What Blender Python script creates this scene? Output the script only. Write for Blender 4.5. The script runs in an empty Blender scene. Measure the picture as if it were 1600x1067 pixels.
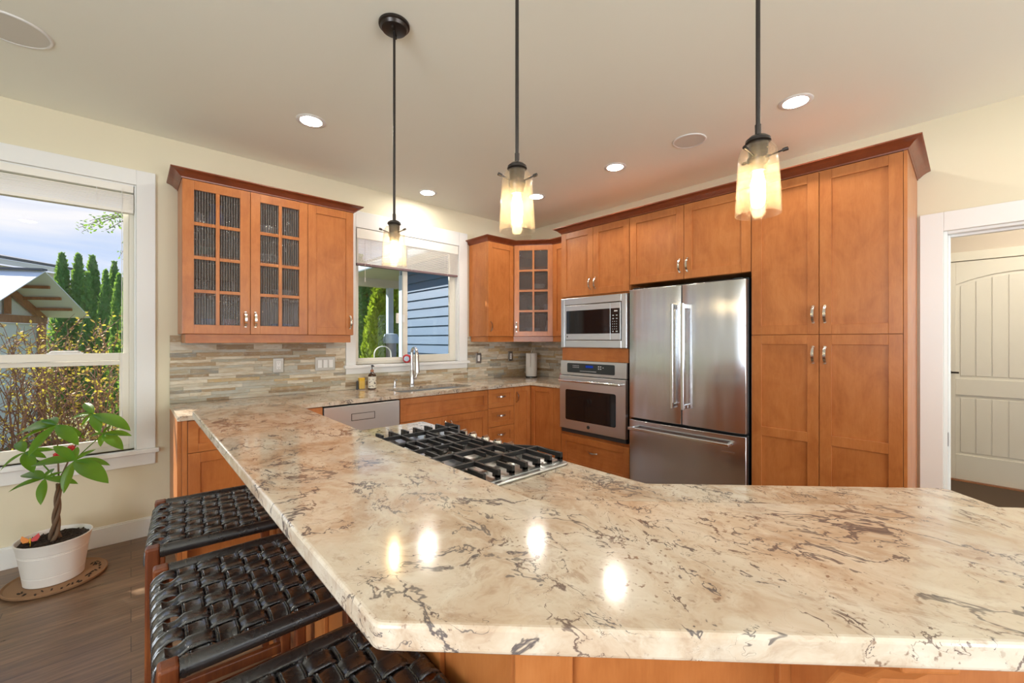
import bpy, bmesh, math, random
from mathutils import Vector, Matrix
R = math.radians
PI = math.pi
S = bpy.context.scene
COL = S.collection
random.seed(7)

# ---------------------------------------------------------------- camera
H = 1.333                       # eye height
FPX, HOR = 651.0, 531.0         # focal length and horizon row for a 1600 x 1067 frame
YAW = math.atan2(712.0, 651.0)
cam_d = bpy.data.cameras.new('camera')
cam_d.sensor_width = 36.0
cam_d.lens = FPX / 1600.0 * 36.0
cam_d.shift_y = (HOR - 533.5) / 1600.0
cam_d.clip_start = 0.02
cam_d.clip_end = 300
cam = bpy.data.objects.new('camera', cam_d)
COL.objects.link(cam)
cam.location = (0, 0, H)
cam.rotation_euler = (R(90), 0, -(PI / 2 - YAW))
S.camera = cam

def world_at(u, v, d):
    """the place in the room that lies d metres in front of the eye, seen in direction (u, v)"""
    s, c = math.sin(YAW), math.cos(YAW)
    a, b = (u - 800.0) / FPX, (HOR - v) / FPX
    return Vector((d * (c + s * a), d * (s - c * a), H + d * b))

# ---------------------------------------------------------------- node helper
class N:
    def __init__(s, name):
        s.m = bpy.data.materials.new(name)
        s.m.use_nodes = True
        s.t = s.m.node_tree
        s.t.nodes.clear()
        s.out = s.t.nodes.new('ShaderNodeOutputMaterial')
    def n(s, kind, **kw):
        nd = s.t.nodes.new('ShaderNode' + kind)
        for k, v in kw.items():
            if k.startswith('_'):
                setattr(nd, k[1:], v)
            else:
                key = int(k[1:]) if k[0] == 'i' and k[1:].isdigit() else k.replace('_', ' ')
                s.set(nd.inputs[key], v)
        return nd
    def set(s, sock, v):
        if isinstance(v, bpy.types.NodeSocket):
            s.t.links.new(v, sock)
        elif isinstance(v, bpy.types.Node):
            s.t.links.new(v.outputs[0], sock)
        else:
            if isinstance(v, tuple) and len(v) == 3 and sock.type == 'RGBA':
                v = (*v, 1)
            sock.default_value = v
    def ramp(s, fac, stops, interp='LINEAR'):
        nd = s.t.nodes.new('ShaderNodeValToRGB')
        nd.color_ramp.interpolation = interp
        e = nd.color_ramp.elements
        while len(e) > 1:
            e.remove(e[-1])
        for i, (p, c) in enumerate(stops):
            el = e[0] if i == 0 else e.new(p)
            el.position = p
            el.color = (*c, 1) if isinstance(c, tuple) else (c, c, c, 1)
        s.set(nd.inputs[0], fac)
        return nd.outputs[0]
    def mix(s, fac, a, b, blend='MIX'):
        nd = s.t.nodes.new('ShaderNodeMix')
        nd.data_type = 'RGBA'
        nd.blend_type = blend
        s.set(nd.inputs[0], fac); s.set(nd.inputs[6], a); s.set(nd.inputs[7], b)
        return nd.outputs[2]
    def math(s, op, a, b=0.0, c=0.0):
        nd = s.t.nodes.new('ShaderNodeMath')
        nd.operation = op
        s.set(nd.inputs[0], a); s.set(nd.inputs[1], b); s.set(nd.inputs[2], c)
        return nd.outputs[0]
    def mapping(s, vec, scale=(1, 1, 1), rot=(0, 0, 0), loc=(0, 0, 0)):
        nd = s.t.nodes.new('ShaderNodeMapping')
        s.set(nd.inputs[0], vec)
        nd.inputs[1].default_value = loc
        nd.inputs[2].default_value = rot
        nd.inputs[3].default_value = scale
        return nd.outputs[0]
    def noise(s, vec, scale, detail=3.0, rough=0.55, dist=0.0):
        nd = s.t.nodes.new('ShaderNodeTexNoise')
        s.set(nd.inputs['Vector'], vec)
        nd.inputs['Scale'].default_value = scale
        nd.inputs['Detail'].default_value = detail
        nd.inputs['Roughness'].default_value = rough
        nd.inputs['Distortion'].default_value = dist
        return nd.outputs[0]
    def pos(s):
        return s.n('NewGeometry').outputs['Position']
    def obj(s):
        return s.n('TexCoord').outputs['Object']
    def bump(s, height, strength=0.2, dist=0.01):
        nd = s.t.nodes.new('ShaderNodeBump')
        nd.inputs['Strength'].default_value = strength
        nd.inputs['Distance'].default_value = dist
        s.set(nd.inputs['Height'], height)
        return nd.outputs[0]
    def bsdf(s, color=(0.8, 0.8, 0.8), rough=0.5, metal=0.0, normal=None, **kw):
        nd = s.t.nodes.new('ShaderNodeBsdfPrincipled')
        s.set(nd.inputs['Base Color'], color)
        s.set(nd.inputs['Roughness'], rough)
        s.set(nd.inputs['Metallic'], metal)
        if normal is not None:
            s.set(nd.inputs['Normal'], normal)
        for k, v in kw.items():
            s.set(nd.inputs[k.replace('_', ' ')], v)
        return nd.outputs[0]
    def fresnel(s, ior):
        """two-sided Fresnel for thin glass built with a front and a back face"""
        bf = s.n('NewGeometry').outputs['Backfacing']
        return s.n('Fresnel', IOR=s.math('SUBTRACT', ior, s.math('MULTIPLY', bf, ior - 1.0 / ior)))
    def done(s, shader):
        s.t.links.new(shader, s.out.inputs[0])
        return s.m

M = {}
def plain(name, color, rough=0.5, metal=0.0, **kw):
    q = N(name)
    M[name] = q.done(q.bsdf(color, rough, metal, **kw))
    return M[name]
def glow(name, color, strength):
    q = N(name)
    e = q.n('Emission', Color=color, Strength=strength)
    M[name] = q.done(e.outputs[0])
    return M[name]

# ---------------------------------------------------------------- sky, sun, added fill lamps, exposure
def make_world():
    w = bpy.data.worlds.new('sky')
    S.world = w
    w.use_nodes = True
    t = w.node_tree
    t.nodes.clear()
    out = t.nodes.new('ShaderNodeOutputWorld')
    bg = t.nodes.new('ShaderNodeBackground')
    tc = t.nodes.new('ShaderNodeTexCoord')
    sep = t.nodes.new('ShaderNodeSeparateXYZ')
    t.links.new(tc.outputs['Generated'], sep.inputs[0])
    rp = t.nodes.new('ShaderNodeValToRGB')
    e = rp.color_ramp.elements
    e[0].position = 0.0; e[0].color = (0.72, 0.80, 0.95, 1)
    e[1].position = 0.45; e[1].color = (0.12, 0.34, 0.85, 1)
    m_ = e.new(0.14); m_.color = (0.42, 0.62, 0.98, 1)
    t.links.new(sep.outputs[2], rp.inputs[0])
    mp = t.nodes.new('ShaderNodeMapping')
    mp.inputs[3].default_value = (1.6, 1.6, 6.5)
    t.links.new(tc.outputs['Generated'], mp.inputs[0])
    nz = t.nodes.new('ShaderNodeTexNoise')
    nz.inputs['Scale'].default_value = 1.3
    nz.inputs['Detail'].default_value = 6
    nz.inputs['Roughness'].default_value = 0.5
    nz.inputs['Distortion'].default_value = 0.6
    t.links.new(mp.outputs[0], nz.inputs['Vector'])
    cr = t.nodes.new('ShaderNodeValToRGB')
    cr.color_ramp.elements[0].position = 0.42
    cr.color_ramp.elements[1].position = 0.66
    t.links.new(nz.outputs[0], cr.inputs[0])
    mx = t.nodes.new('ShaderNodeMix')
    mx.data_type = 'RGBA'
    t.links.new(cr.outputs[0], mx.inputs[0])
    t.links.new(rp.outputs[0], mx.inputs[6])
    mx.inputs[7].default_value = (0.98, 0.97, 1.0, 1)
    t.links.new(mx.outputs[2], bg.inputs[0])
    bg.inputs[1].default_value = 0.95
    t.links.new(bg.outputs[0], out.inputs[0])
make_world()

SUN_AZ = Vector((0.56, -0.83, 0)).normalized()
SUN_EL = R(34)
sun_d = bpy.data.lights.new('sun', 'SUN')
sun_d.energy = 12.0
sun_d.angle = R(0.6)
sun_d.color = (1.0, 0.93, 0.80)
sun = bpy.data.objects.new('sun', sun_d)
COL.objects.link(sun)
sd = Vector((SUN_AZ.x * math.cos(SUN_EL), SUN_AZ.y * math.cos(SUN_EL), -math.sin(SUN_EL)))
sun.rotation_euler = sd.to_track_quat('-Z', 'Y').to_euler()
sun.location = -sd * 20

def fill_lamp(name, loc, face, sx, sy, watts, color=(0.84, 0.92, 1.0)):
    """area lamp added as window fill, at an unseen opening behind the viewer"""
    d = bpy.data.lights.new(name, 'AREA')
    d.shape = 'RECTANGLE'
    d.size, d.size_y = sx, sy
    d.energy = watts
    d.color = color
    o = bpy.data.objects.new(name, d)
    COL.objects.link(o)
    o.location = loc
    o.rotation_euler = Vector(face).to_track_quat('-Z', 'Z').to_euler()
    return o
fill_lamp('fill_south_opening', (1.15, -4.36, 1.15), (0, 1, 0.12), 2.1, 2.1, 42)  # added fill lamp at the wide unseen opening of the south wall
fill_lamp('fill_ceiling_uplight', (1.15, -4.36, 0.45), (0, 0.55, 0.83), 2.1, 0.7, 105, (1.0, 0.98, 0.94))  # added uplight that brightens the ceiling, in place of light off the ground
fill_lamp('fill_west_opening', (-3.15, -0.6, 1.45), (1, 0, 0.45), 2.4, 1.5, 160)  # added fill lamp on the west side, tilted up to lift the ceiling
fill_lamp('fill_southeast_opening', (2.9, -4.35, 1.5), (0, 1, 0.05), 0.9, 1.3, 24)  # added weak fill lamp at the smaller unseen south opening

S.view_settings.view_transform = 'Standard'
S.view_settings.look = 'None'
S.view_settings.gamma = 1.0
S.view_settings.exposure = 0.08
S.view_settings.use_curve_mapping = False
try:
    S.cycles.use_denoising = True
    S.cycles.denoiser = 'OPENIMAGEDENOISE'
    S.cycles.max_bounces = 10
    S.cycles.diffuse_bounces = 6
    S.cycles.transparent_max_bounces = 16
    S.cycles.sample_clamp_indirect = 6.0
    S.cycles.caustics_reflective = False
    S.cycles.caustics_refractive = False
except Exception:
    pass

# ---------------------------------------------------------------- mesh builder
class MB:
    def __init__(s):
        s.v, s.f, s.mi, s.cur = [], [], [], 0
    def add(s, vs, fs):
        o = len(s.v)
        s.v += [tuple(p) for p in vs]
        for f in fs:
            s.f.append([i + o for i in f]); s.mi.append(s.cur)
        return s
    def box(s, x0, x1, y0, y1, z0, z1):
        vs = [(x0, y0, z0), (x1, y0, z0), (x1, y1, z0), (x0, y1, z0), (x0, y0, z1), (x1, y0, z1), (x1, y1, z1), (x0, y1, z1)]
        return s.add(vs, [(0, 3, 2, 1), (4, 5, 6, 7), (0, 1, 5, 4), (1, 2, 6, 5), (2, 3, 7, 6), (3, 0, 4, 7)])
    def obox(s, c, ax, half):
        ax = [Vector(a).normalized() for a in ax]
        vs = []
        for dz in (-1, 1):
            for dx, dy in ((-1, -1), (1, -1), (1, 1), (-1, 1)):
                vs.append(Vector(c) + ax[0] * dx * half[0] + ax[1] * dy * half[1] + ax[2] * dz * half[2])
        return s.add(vs, [(0, 3, 2, 1), (4, 5, 6, 7), (0, 1, 5, 4), (1, 2, 6, 5), (2, 3, 7, 6), (3, 0, 4, 7)])
    def beam(s, a, b, w, t, up=(0, 0, 1)):
        a, b = Vector(a), Vector(b)
        d = b - a
        x = d.normalized()
        y = Vector(up).cross(x)
        y = y.normalized() if y.length > 1e-5 else Vector((0, 1, 0))
        z = x.cross(y)
        return s.obox((a + b) / 2, (x, y, z), (d.length / 2, w / 2, t / 2))
    def prism(s, poly, z0, z1):
        n = len(poly)
        a = sum(poly[i][0] * poly[(i + 1) % n][1] - poly[(i + 1) % n][0] * poly[i][1] for i in range(n))
        if a < 0:
            poly = poly[::-1]
        vs = [(x, y, z0) for x, y in poly] + [(x, y, z1) for x, y in poly]
        fs = [tuple(range(n - 1, -1, -1)), tuple(range(n, 2 * n))]
        fs += [(i, (i + 1) % n, n + (i + 1) % n, n + i) for i in range(n)]
        return s.add(vs, fs)
    def tube(s, pts, r, n=10, cap=True, flat=1.0):
        pts = [Vector(p) for p in pts]
        m = len(pts)
        rs = r if isinstance(r, (list, tuple)) else [r] * m
        vs, fs = [], []
        prev = None
        for i, p in enumerate(pts):
            d = (pts[min(i + 1, m - 1)] - pts[max(i - 1, 0)]).normalized()
            if prev is None:
                a = Vector((0, 0, 1)) if abs(d.z) < 0.9 else Vector((1, 0, 0))
                x = d.cross(a).normalized()
            else:
                x = (prev - d * prev.dot(d)).normalized()
            prev = x
            y = d.cross(x)
            for k in range(n):
                t = 2 * PI * k / n
                vs.append(p + (x * math.cos(t) + y * math.sin(t) * flat) * rs[i])
        for i in range(m - 1):
            for k in range(n):
                k2 = (k + 1) % n
                fs.append((i * n + k, i * n + k2, (i + 1) * n + k2, (i + 1) * n + k))
        if cap:
            fs.append(tuple(range(n - 1, -1, -1)))
            fs.append(tuple(range((m - 1) * n, m * n)))
        return s.add(vs, fs)
    def lathe(s, prof, n=32, c=(0, 0, 0), sx=1.0, sy=1.0, closed=False):
        vs, fs = [], []
        m = len(prof)
        for r, z in prof:
            for k in range(n):
                t = 2 * PI * k / n
                vs.append((c[0] + r * math.cos(t) * sx, c[1] + r * math.sin(t) * sy, c[2] + z))
        for i in range(m - 1 if not closed else m):
            i2 = (i + 1) % m
            for k in range(n):
                k2 = (k + 1) % n
                fs.append((i * n + k, i * n + k2, i2 * n + k2, i2 * n + k))
        if not closed:
            if prof[0][0] > 1e-6: fs.append(tuple(range(n - 1, -1, -1)))
            if prof[-1][0] > 1e-6: fs.append(tuple(range((m - 1) * n, m * n)))
        return s.add(vs, fs)
    def sweep(s, prof, path):
        """profile (outward, z) along a polyline in plan, mitred; outward is to the right of the direction of travel"""
        m, k = len(path), len(prof)
        P = [Vector((p[0], p[1])) for p in path]
        vs, fs = [], []
        for i in range(m):
            def nrm(a, b):
                d = (b - a).normalized()
                return Vector((d.y, -d.x))
            ns = []
            if i > 0: ns.append(nrm(P[i - 1], P[i]))
            if i < m - 1: ns.append(nrm(P[i], P[i + 1]))
            n_ = ns[0] if len(ns) == 1 else (ns[0] + ns[1]) / (1 + ns[0].dot(ns[1]))
            for o, z in prof:
                q = P[i] + n_ * o
                vs.append((q.x, q.y, z))
        for i in range(m - 1):
            for j in range(k):
                j2 = (j + 1) % k
                fs.append((i * k + j, (i + 1) * k + j, (i + 1) * k + j2, i * k + j2))
        fs.append(tuple(range(k)))
        fs.append(tuple(range(m * k - 1, (m - 1) * k - 1, -1)))
        return s.add(vs, fs)
    def build(s, name, mats, parent=None, smooth=None, bevel=0.0, seg=2, local=True, base=None, fix=True):
        me = bpy.data.meshes.new(name)
        off = Vector((0, 0, 0))
        if parent is None:
            if base is None:
                xs = [p[0] for p in s.v]; ys = [p[1] for p in s.v]; zs = [p[2] for p in s.v]
                off = Vector(((min(xs) + max(xs)) / 2, (min(ys) + max(ys)) / 2, min(zs)))
            else:
                off = Vector(base)
        vs = [tuple(Vector(p) - off) for p in s.v]
        if parent is not None and not local:
            mi = world_matrix(parent).inverted()
            vs = [tuple(mi @ Vector(p)) for p in s.v]
        me.from_pydata(vs, [], s.f)
        if not isinstance(mats, (list, tuple)):
            mats = [mats]
        for m_ in mats:
            me.materials.append(m_)
        me.polygons.foreach_set('material_index', s.mi)
        if fix:
            bm = bmesh.new()
            bm.from_mesh(me)
            bmesh.ops.recalc_face_normals(bm, faces=bm.faces)
            bm.to_mesh(me)
            bm.free()
        if smooth is not None:
            me.shade_smooth()
            if smooth < 180:
                me.set_sharp_from_angle(angle=R(smooth))
        me.update()
        o = bpy.data.objects.new(name, me)
        COL.objects.link(o)
        if parent is None:
            o.location = off
        else:
            o.parent = parent
        if bevel > 0:
            b = o.modifiers.new('bevel', 'BEVEL')
            b.width = bevel
            b.segments = seg
            b.limit_method = 'ANGLE'
            b.angle_limit = R(40)
            b.harden_normals = False
        return o

def world_matrix(o):
    m = Matrix.LocRotScale(o.location, o.rotation_euler, o.scale)
    return world_matrix(o.parent) @ m if o.parent else m

def tag(o, label=None, cat=None, group=None, kind=None):
    if label: o['label'] = label
    if cat: o['category'] = cat
    if group: o['group'] = group
    if kind: o['kind'] = kind
    return o
def thing(name, label, cat, loc=(0, 0, 0), rz=0.0, group=None):
    o = bpy.data.objects.new(name, None)
    o.empty_display_size = 0.05
    COL.objects.link(o)
    o.location = loc
    o.rotation_euler = (0, 0, rz)
    return tag(o, label, cat, group)
def struct(name, mb, mat, parent=None, **kw):
    o = mb.build(name, mat, parent, **kw)
    if parent is None:
        o['kind'] = 'structure'
    return o
def copy_tree(o, parent=None):
    c = o.copy()
    COL.objects.link(c)
    if parent is not None:
        c.parent = parent
    for ch in list(o.children):
        copy_tree(ch, c)
    return c
def fillet(poly, rad, idx=None, seg=5):
    out = []
    n = len(poly)
    for i in range(n):
        p = Vector(poly[i]); a = Vector(poly[i - 1]); b = Vector(poly[(i + 1) % n])
        r_ = rad if (idx is None or i in idx) else 0
        if r_ <= 0:
            out.append(tuple(p)); continue
        da = (a - p).normalized(); db = (b - p).normalized()
        t = min(r_ / math.tan(math.acos(max(-1, min(1, da.dot(db)))) / 2), (a - p).length * .45, (b - p).length * .45)
        p0, p1 = p + da * t, p + db * t
        for k in range(seg + 1):
            s_ = k / seg
            out.append(tuple((1 - s_) ** 2 * p0 + 2 * s_ * (1 - s_) * p + s_ * s_ * p1))
    return out

# ---------------------------------------------------------------- materials
def mat_wood(name, dark, mid, light, horiz=False):
    q = N(name)
    oc = q.obj()
    inf = q.n('ObjectInfo')
    sh = q.n('VectorMath', _operation='ADD')
    q.set(sh.inputs[0], oc)
    cb = q.n('CombineXYZ', X=q.math('MULTIPLY', inf.outputs['Random'], 13.0), Y=q.math('MULTIPLY', inf.outputs['Random'], 7.0), Z=q.math('MULTIPLY', inf.outputs['Random'], 29.0))
    q.set(sh.inputs[1], cb.outputs[0])
    v = sh.outputs[0]
    sc = (3.0, 22.0, 22.0) if horiz else (22.0, 22.0, 3.0)
    g = q.noise(q.mapping(v, sc), 2.0, 5, 0.6, 0.4)
    blot = q.noise(q.mapping(v, (1, 1, .6)), 7.0, 4, 0.6, 0.8)
    fine = q.noise(q.mapping(v, (1, 1, .12) if not horiz else (.12, 1, 1)), 260.0, 2, 0.5)
    f = q.math('ADD', q.math('MULTIPLY', g, 0.35), q.math('MULTIPLY', blot, 0.65))
    f = q.math('ADD', f, q.math('MULTIPLY', q.math('SUBTRACT', fine, 0.5), 0.14))
    f = q.math('ADD', f, q.math('MULTIPLY', q.math('SUBTRACT', inf.outputs['Random'], 0.5), 0.07))
    c = q.ramp(f, [(0.30, dark), (0.5, mid), (0.72, light)])
    rr = q.ramp(g, [(0.3, 0.30), (0.7, 0.40)])
    M[name] = q.done(q.bsdf(c, rr, 0, q.bump(g, 0.03, 0.002), Coat_Weight=0.25, Coat_Roughness=0.22, Specular_IOR_Level=0.35))
mat_wood('maple', (0.36, 0.112, 0.027), (0.455, 0.155, 0.041), (0.54, 0.205, 0.060))
mat_wood('maple_rail', (0.36, 0.112, 0.027), (0.455, 0.155, 0.041), (0.54, 0.205, 0.060), True)
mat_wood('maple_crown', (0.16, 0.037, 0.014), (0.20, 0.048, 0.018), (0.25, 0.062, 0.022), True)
mat_wood('cedar', (0.22, 0.08, 0.035), (0.33, 0.13, 0.06), (0.45, 0.20, 0.10))
mat_wood('stool_wood', (0.085, 0.020, 0.008), (0.15, 0.038, 0.012), (0.28, 0.085, 0.020))
plain('cabinet_inside', (0.15, 0.095, 0.075), 0.5)

def mat_granite():
    q = N('granite')
    p = q.pos()
    pa = q.mapping(p, (1.0, 0.72, 1.0), (0, 0, R(38)))
    warp = q.n('TexNoise', _noise_dimensions='3D')
    q.set(warp.inputs['Vector'], pa); warp.inputs['Scale'].default_value = 4.5; warp.inputs['Detail'].default_value = 4
    wv = q.n('VectorMath', _operation='MULTIPLY_ADD')
    q.set(wv.inputs[0], warp.outputs['Color']); wv.inputs[1].default_value = (0.20, 0.20, 0.20); q.set(wv.inputs[2], pa)
    v = wv.outputs[0]
    # cream ground with tan and pinkish clouds
    c1 = q.noise(v, 7.5, 6, 0.66, 0.2)
    base = q.ramp(c1, [(0.32, (0.40, 0.275, 0.18)), (0.43, (0.53, 0.41, 0.30)), (0.52, (0.60, 0.505, 0.395)), (0.66, (0.66, 0.59, 0.49))])
    c2 = q.noise(v, 19.0, 6, 0.68, 0.4)
    m2 = q.ramp(c2, [(0.52, 0.0), (0.66, 1.0)])
    base = q.mix(q.math('MULTIPLY', m2, 0.46), base, (0.36, 0.225, 0.135))
    c3 = q.noise(v, 4.6, 4, 0.6, 0.2)
    m3 = q.ramp(c3, [(0.54, 0.0), (0.66, 1.0)])
    base = q.mix(q.math('MULTIPLY', m3, 0.5), base, (0.49, 0.46, 0.41))
    # small rust and grey specks
    c4 = q.noise(p, 120.0, 2, 0.5)
    m4 = q.ramp(c4, [(0.62, 0.0), (0.69, 1.0)])
    c4b = q.noise(v, 8.0, 2)
    m4 = q.math('MULTIPLY', m4, q.ramp(c4b, [(0.42, 0.0), (0.6, 1.0)]))
    base = q.mix(q.math('MULTIPLY', m4, 0.75), base, (0.17, 0.08, 0.045))
    c5 = q.noise(v, 46.0, 4, 0.7, 0.3)
    m5 = q.math('MULTIPLY', q.ramp(c5, [(0.54, 0.0), (0.64, 1.0)]), q.ramp(q.noise(v, 5.0, 3), [(0.40, 0.15), (0.58, 1.0)]))
    base = q.mix(q.math('MULTIPLY', m5, 0.50), base, (0.33, 0.20, 0.125))
    c6 = q.noise(v, 30.0, 4, 0.65, 0.3)
    base = q.mix(q.math('MULTIPLY', q.ramp(c6, [(0.50, 0.0), (0.66, 1.0)]), 0.42), base, (0.72, 0.66, 0.56))
    # dark wandering veins, broken along their length
    def vein(scale, seedloc, width, cut0, cut1, col, bs, k=0.93):
        nonlocal base
        vv = q.mapping(v, (1, 1, 1), (0, 0, 0), seedloc)
        n_ = q.noise(vv, scale, 6, 0.60, 0.25)
        d = q.math('ABSOLUTE', q.math('SUBTRACT', n_, 0.5))
        patch = q.noise(vv, bs, 4, 0.66, 0.2)
        gate = q.ramp(patch, [(cut0, 0.0), (cut1, 1.0)])
        wv2 = q.math('MULTIPLY', gate, width)
        line = q.math('SUBTRACT', 1.0, q.math('MINIMUM', q.math('DIVIDE', d, q.math('MAXIMUM', wv2, 0.0004)), 1.0))
        line = q.ramp(line, [(0.0, 0.0), (0.5, 0.8), (1.0, 1.0)])
        base = q.mix(q.math('MULTIPLY', line, k), base, col)
    vein(6.5, (3.1, 1.7, 0.4), 0.024, 0.49, 0.68, (0.085, 0.072, 0.078), 11.0)
    vein(9.0, (7.3, 4.2, 2.2), 0.025, 0.51, 0.70, (0.115, 0.072, 0.062), 14.0, 0.9)
    vein(4.4, (1.3, 9.1, 5.2), 0.014, 0.45, 0.62, (0.10, 0.085, 0.085), 8.0, 0.85)
    rr = q.ramp(c1, [(0.3, 0.13), (0.7, 0.10)])
    M['granite'] = q.done(q.bsdf(base, rr, 0, None, Specular_IOR_Level=0.5, Coat_Weight=0.15, Coat_Roughness=0.05))
mat_granite()

def mat_steel(name, rough=0.27, col=(0.63, 0.655, 0.69), wav=0.35, horizontal=True):
    q = N(name)
    oc = q.obj()
    br = q.noise(q.mapping(oc, (1.0, 1.0, 900.0) if horizontal else (900, 900, 1.0)), 2.0, 2, 0.5)
    lo = q.noise(q.mapping(oc, (3.4, 3.4, 0.42)), 1.5, 2, 0.5)
    h = q.math('MULTIPLY', lo, wav)
    nm = q.bump(h, 0.30, 0.05)
    rr = rough
    c = q.mix(q.math('MULTIPLY', br, 0.05), col, tuple(x * 0.85 for x in col))
    tg = q.n('Tangent', _direction_type='RADIAL', _axis='Z')
    M[name] = q.done(q.bsdf(c, rr, 1.0, nm, Anisotropic=0.9, Anisotropic_Rotation=0.0, Tangent=tg.outputs[0]))
mat_steel('steel', 0.21, wav=0.6)
mat_steel('steel_flat', 0.30, (0.66, 0.68, 0.70), 0.12)
plain('nickel', (0.66, 0.63, 0.58), 0.24, 1.0)
plain('plate_metal', (0.42, 0.40, 0.37), 0.42, 1.0)
plain('chrome', (0.75, 0.75, 0.76), 0.16, 1.0)
plain('bronze', (0.055, 0.048, 0.045), 0.34, 0.85)
plain('black_iron', (0.018, 0.018, 0.020), 0.42)
plain('black_glass', (0.006, 0.006, 0.007), 0.06)
plain('dark_gap', (0.012, 0.012, 0.012), 0.7)
plain('dark_plastic', (0.03, 0.03, 0.032), 0.45)
plain('panel_grey', (0.030, 0.038, 0.042), 0.12)
plain('mark_white', (0.50, 0.52, 0.54), 0.5)
glow('display_blue', (0.02, 0.06, 0.40), 0.6)
plain('white_trim', (0.80, 0.81, 0.80), 0.38)
plain('vinyl', (0.74, 0.71, 0.62), 0.4)
plain('white_plastic', (0.80, 0.80, 0.78), 0.35)
plain('blind_white', (0.84, 0.82, 0.76), 0.5)
plain('blind_rail', (0.20, 0.13, 0.14), 0.5)
plain('hall_white', (0.80, 0.77, 0.70), 0.45)

def mat_paint(name, col, bump=0.05):
    q = N(name)
    n_ = q.noise(q.pos(), 160.0, 3, 0.6)
    big = q.noise(q.pos(), 0.8, 2)
    c = q.mix(q.math('MULTIPLY', big, 0.12), col, tuple(x * 0.93 for x in col))
    M[name] = q.done(q.bsdf(c, 0.62, 0, q.bump(n_, bump, 0.002), Specular_IOR_Level=0.3))
mat_paint('wall_paint', (0.74, 0.685, 0.525))
mat_paint('ceiling_paint', (0.87, 0.885, 0.80), 0.08)
mat_paint('hall_paint', (0.66, 0.59, 0.53))

def mat_floor():
    q = N('plank_floor')
    p = q.pos()
    b = q.n('TexBrick', _offset=0.37, _offset_frequency=2)
    q.set(b.inputs['Vector'], p)
    for k, v in (('Scale', 1.0), ('Mortar Size', 0.0012), ('Mortar Smooth', 0.2), ('Bias', 0.0), ('Brick Width', 1.25), ('Row Height', 0.127)):
        b.inputs[k].default_value = v
    b.inputs['Color1'].default_value = (0, 0, 0, 1); b.inputs['Color2'].default_value = (1, 1, 1, 1)
    b.inputs['Mortar'].default_value = (0.5, 0.5, 0.5, 1)
    sep = q.n('SeparateColor'); q.set(sep.inputs[0], b.outputs['Color'])
    cb = q.n('CombineXYZ', X=q.math('MULTIPLY', sep.outputs[0], 9.0), Y=q.math('MULTIPLY', sep.outputs[0], 5.0))
    ad = q.n('VectorMath', _operation='ADD'); q.set(ad.inputs[0], p); q.set(ad.inputs[1], cb.outputs[0])
    g = q.noise(q.mapping(ad.outputs[0], (1.0, 14.0, 1.0)), 3.2, 6, 0.62, 0.9)
    g2 = q.noise(q.mapping(ad.outputs[0], (2.5, 60.0, 1.0)), 6.0, 3, 0.6)
    f = q.math('ADD', q.math('MULTIPLY', g, 0.7), q.math('MULTIPLY', g2, 0.3))
    f = q.math('ADD', f, q.math('MULTIPLY', q.math('SUBTRACT', sep.outputs[0], 0.5), 0.10))
    c = q.ramp(f, [(0.30, (0.075, 0.043, 0.024)), (0.5, (0.165, 0.098, 0.056)), (0.70, (0.29, 0.185, 0.11))])
    c = q.mix(b.outputs['Fac'], c, (0.02, 0.01, 0.006))
    h = q.math('SUBTRACT', q.math('MULTIPLY', f, 0.5), b.outputs['Fac'])
    M['plank_floor'] = q.done(q.bsdf(c, q.ramp(g, [(0.3, 0.27), (0.7, 0.42)]), 0, q.bump(h, 0.25, 0.002), Coat_Weight=0.1, Coat_Roughness=0.2))
mat_floor()

def mat_slate():
    q = N('slate')
    at = q.n('Attribute', _attribute_name='stone', _attribute_type='GEOMETRY')
    sep = q.n('SeparateColor'); q.set(sep.inputs[0], at.outputs['Color'])
    pal = q.ramp(sep.outputs[0], [(0.0, (0.62, 0.57, 0.45)), (0.14, (0.42, 0.41, 0.33)), (0.27, (0.74, 0.68, 0.55)), (0.40, (0.31, 0.22, 0.135)),
                                  (0.50, (0.50, 0.50, 0.44)), (0.62, (0.58, 0.43, 0.23)), (0.70, (0.29, 0.285, 0.25)), (0.77, (0.68, 0.64, 0.54)), (0.91, (0.42, 0.31, 0.19))], 'CONSTANT')
    off = q.n('VectorMath', _operation='MULTIPLY_ADD')
    q.set(off.inputs[0], at.outputs['Color']); off.inputs[1].default_value = (17, 11, 5); q.set(off.inputs[2], q.pos())
    n1 = q.noise(q.mapping(off.outputs[0], (1, 1, 4)), 9.0, 5, 0.6, 0.6)
    c = q.mix(q.ramp(n1, [(0.42, 0.0), (0.66, 0.65)]), pal, (0.42, 0.29, 0.14))
    n2 = q.noise(q.mapping(off.outputs[0], (1, 1, 3)), 22.0, 5, 0.65, 0.5)
    c = q.mix(q.ramp(n2, [(0.5, 0.0), (0.72, 0.6)]), c, (0.60, 0.57, 0.49))
    n3 = q.noise(off.outputs[0], 60.0, 4, 0.6)
    M['slate'] = q.done(q.bsdf(c, 0.55, 0, q.bump(q.math('ADD', n1, q.math('MULTIPLY', n3, 0.3)), 0.35, 0.006)))
mat_slate()

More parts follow.
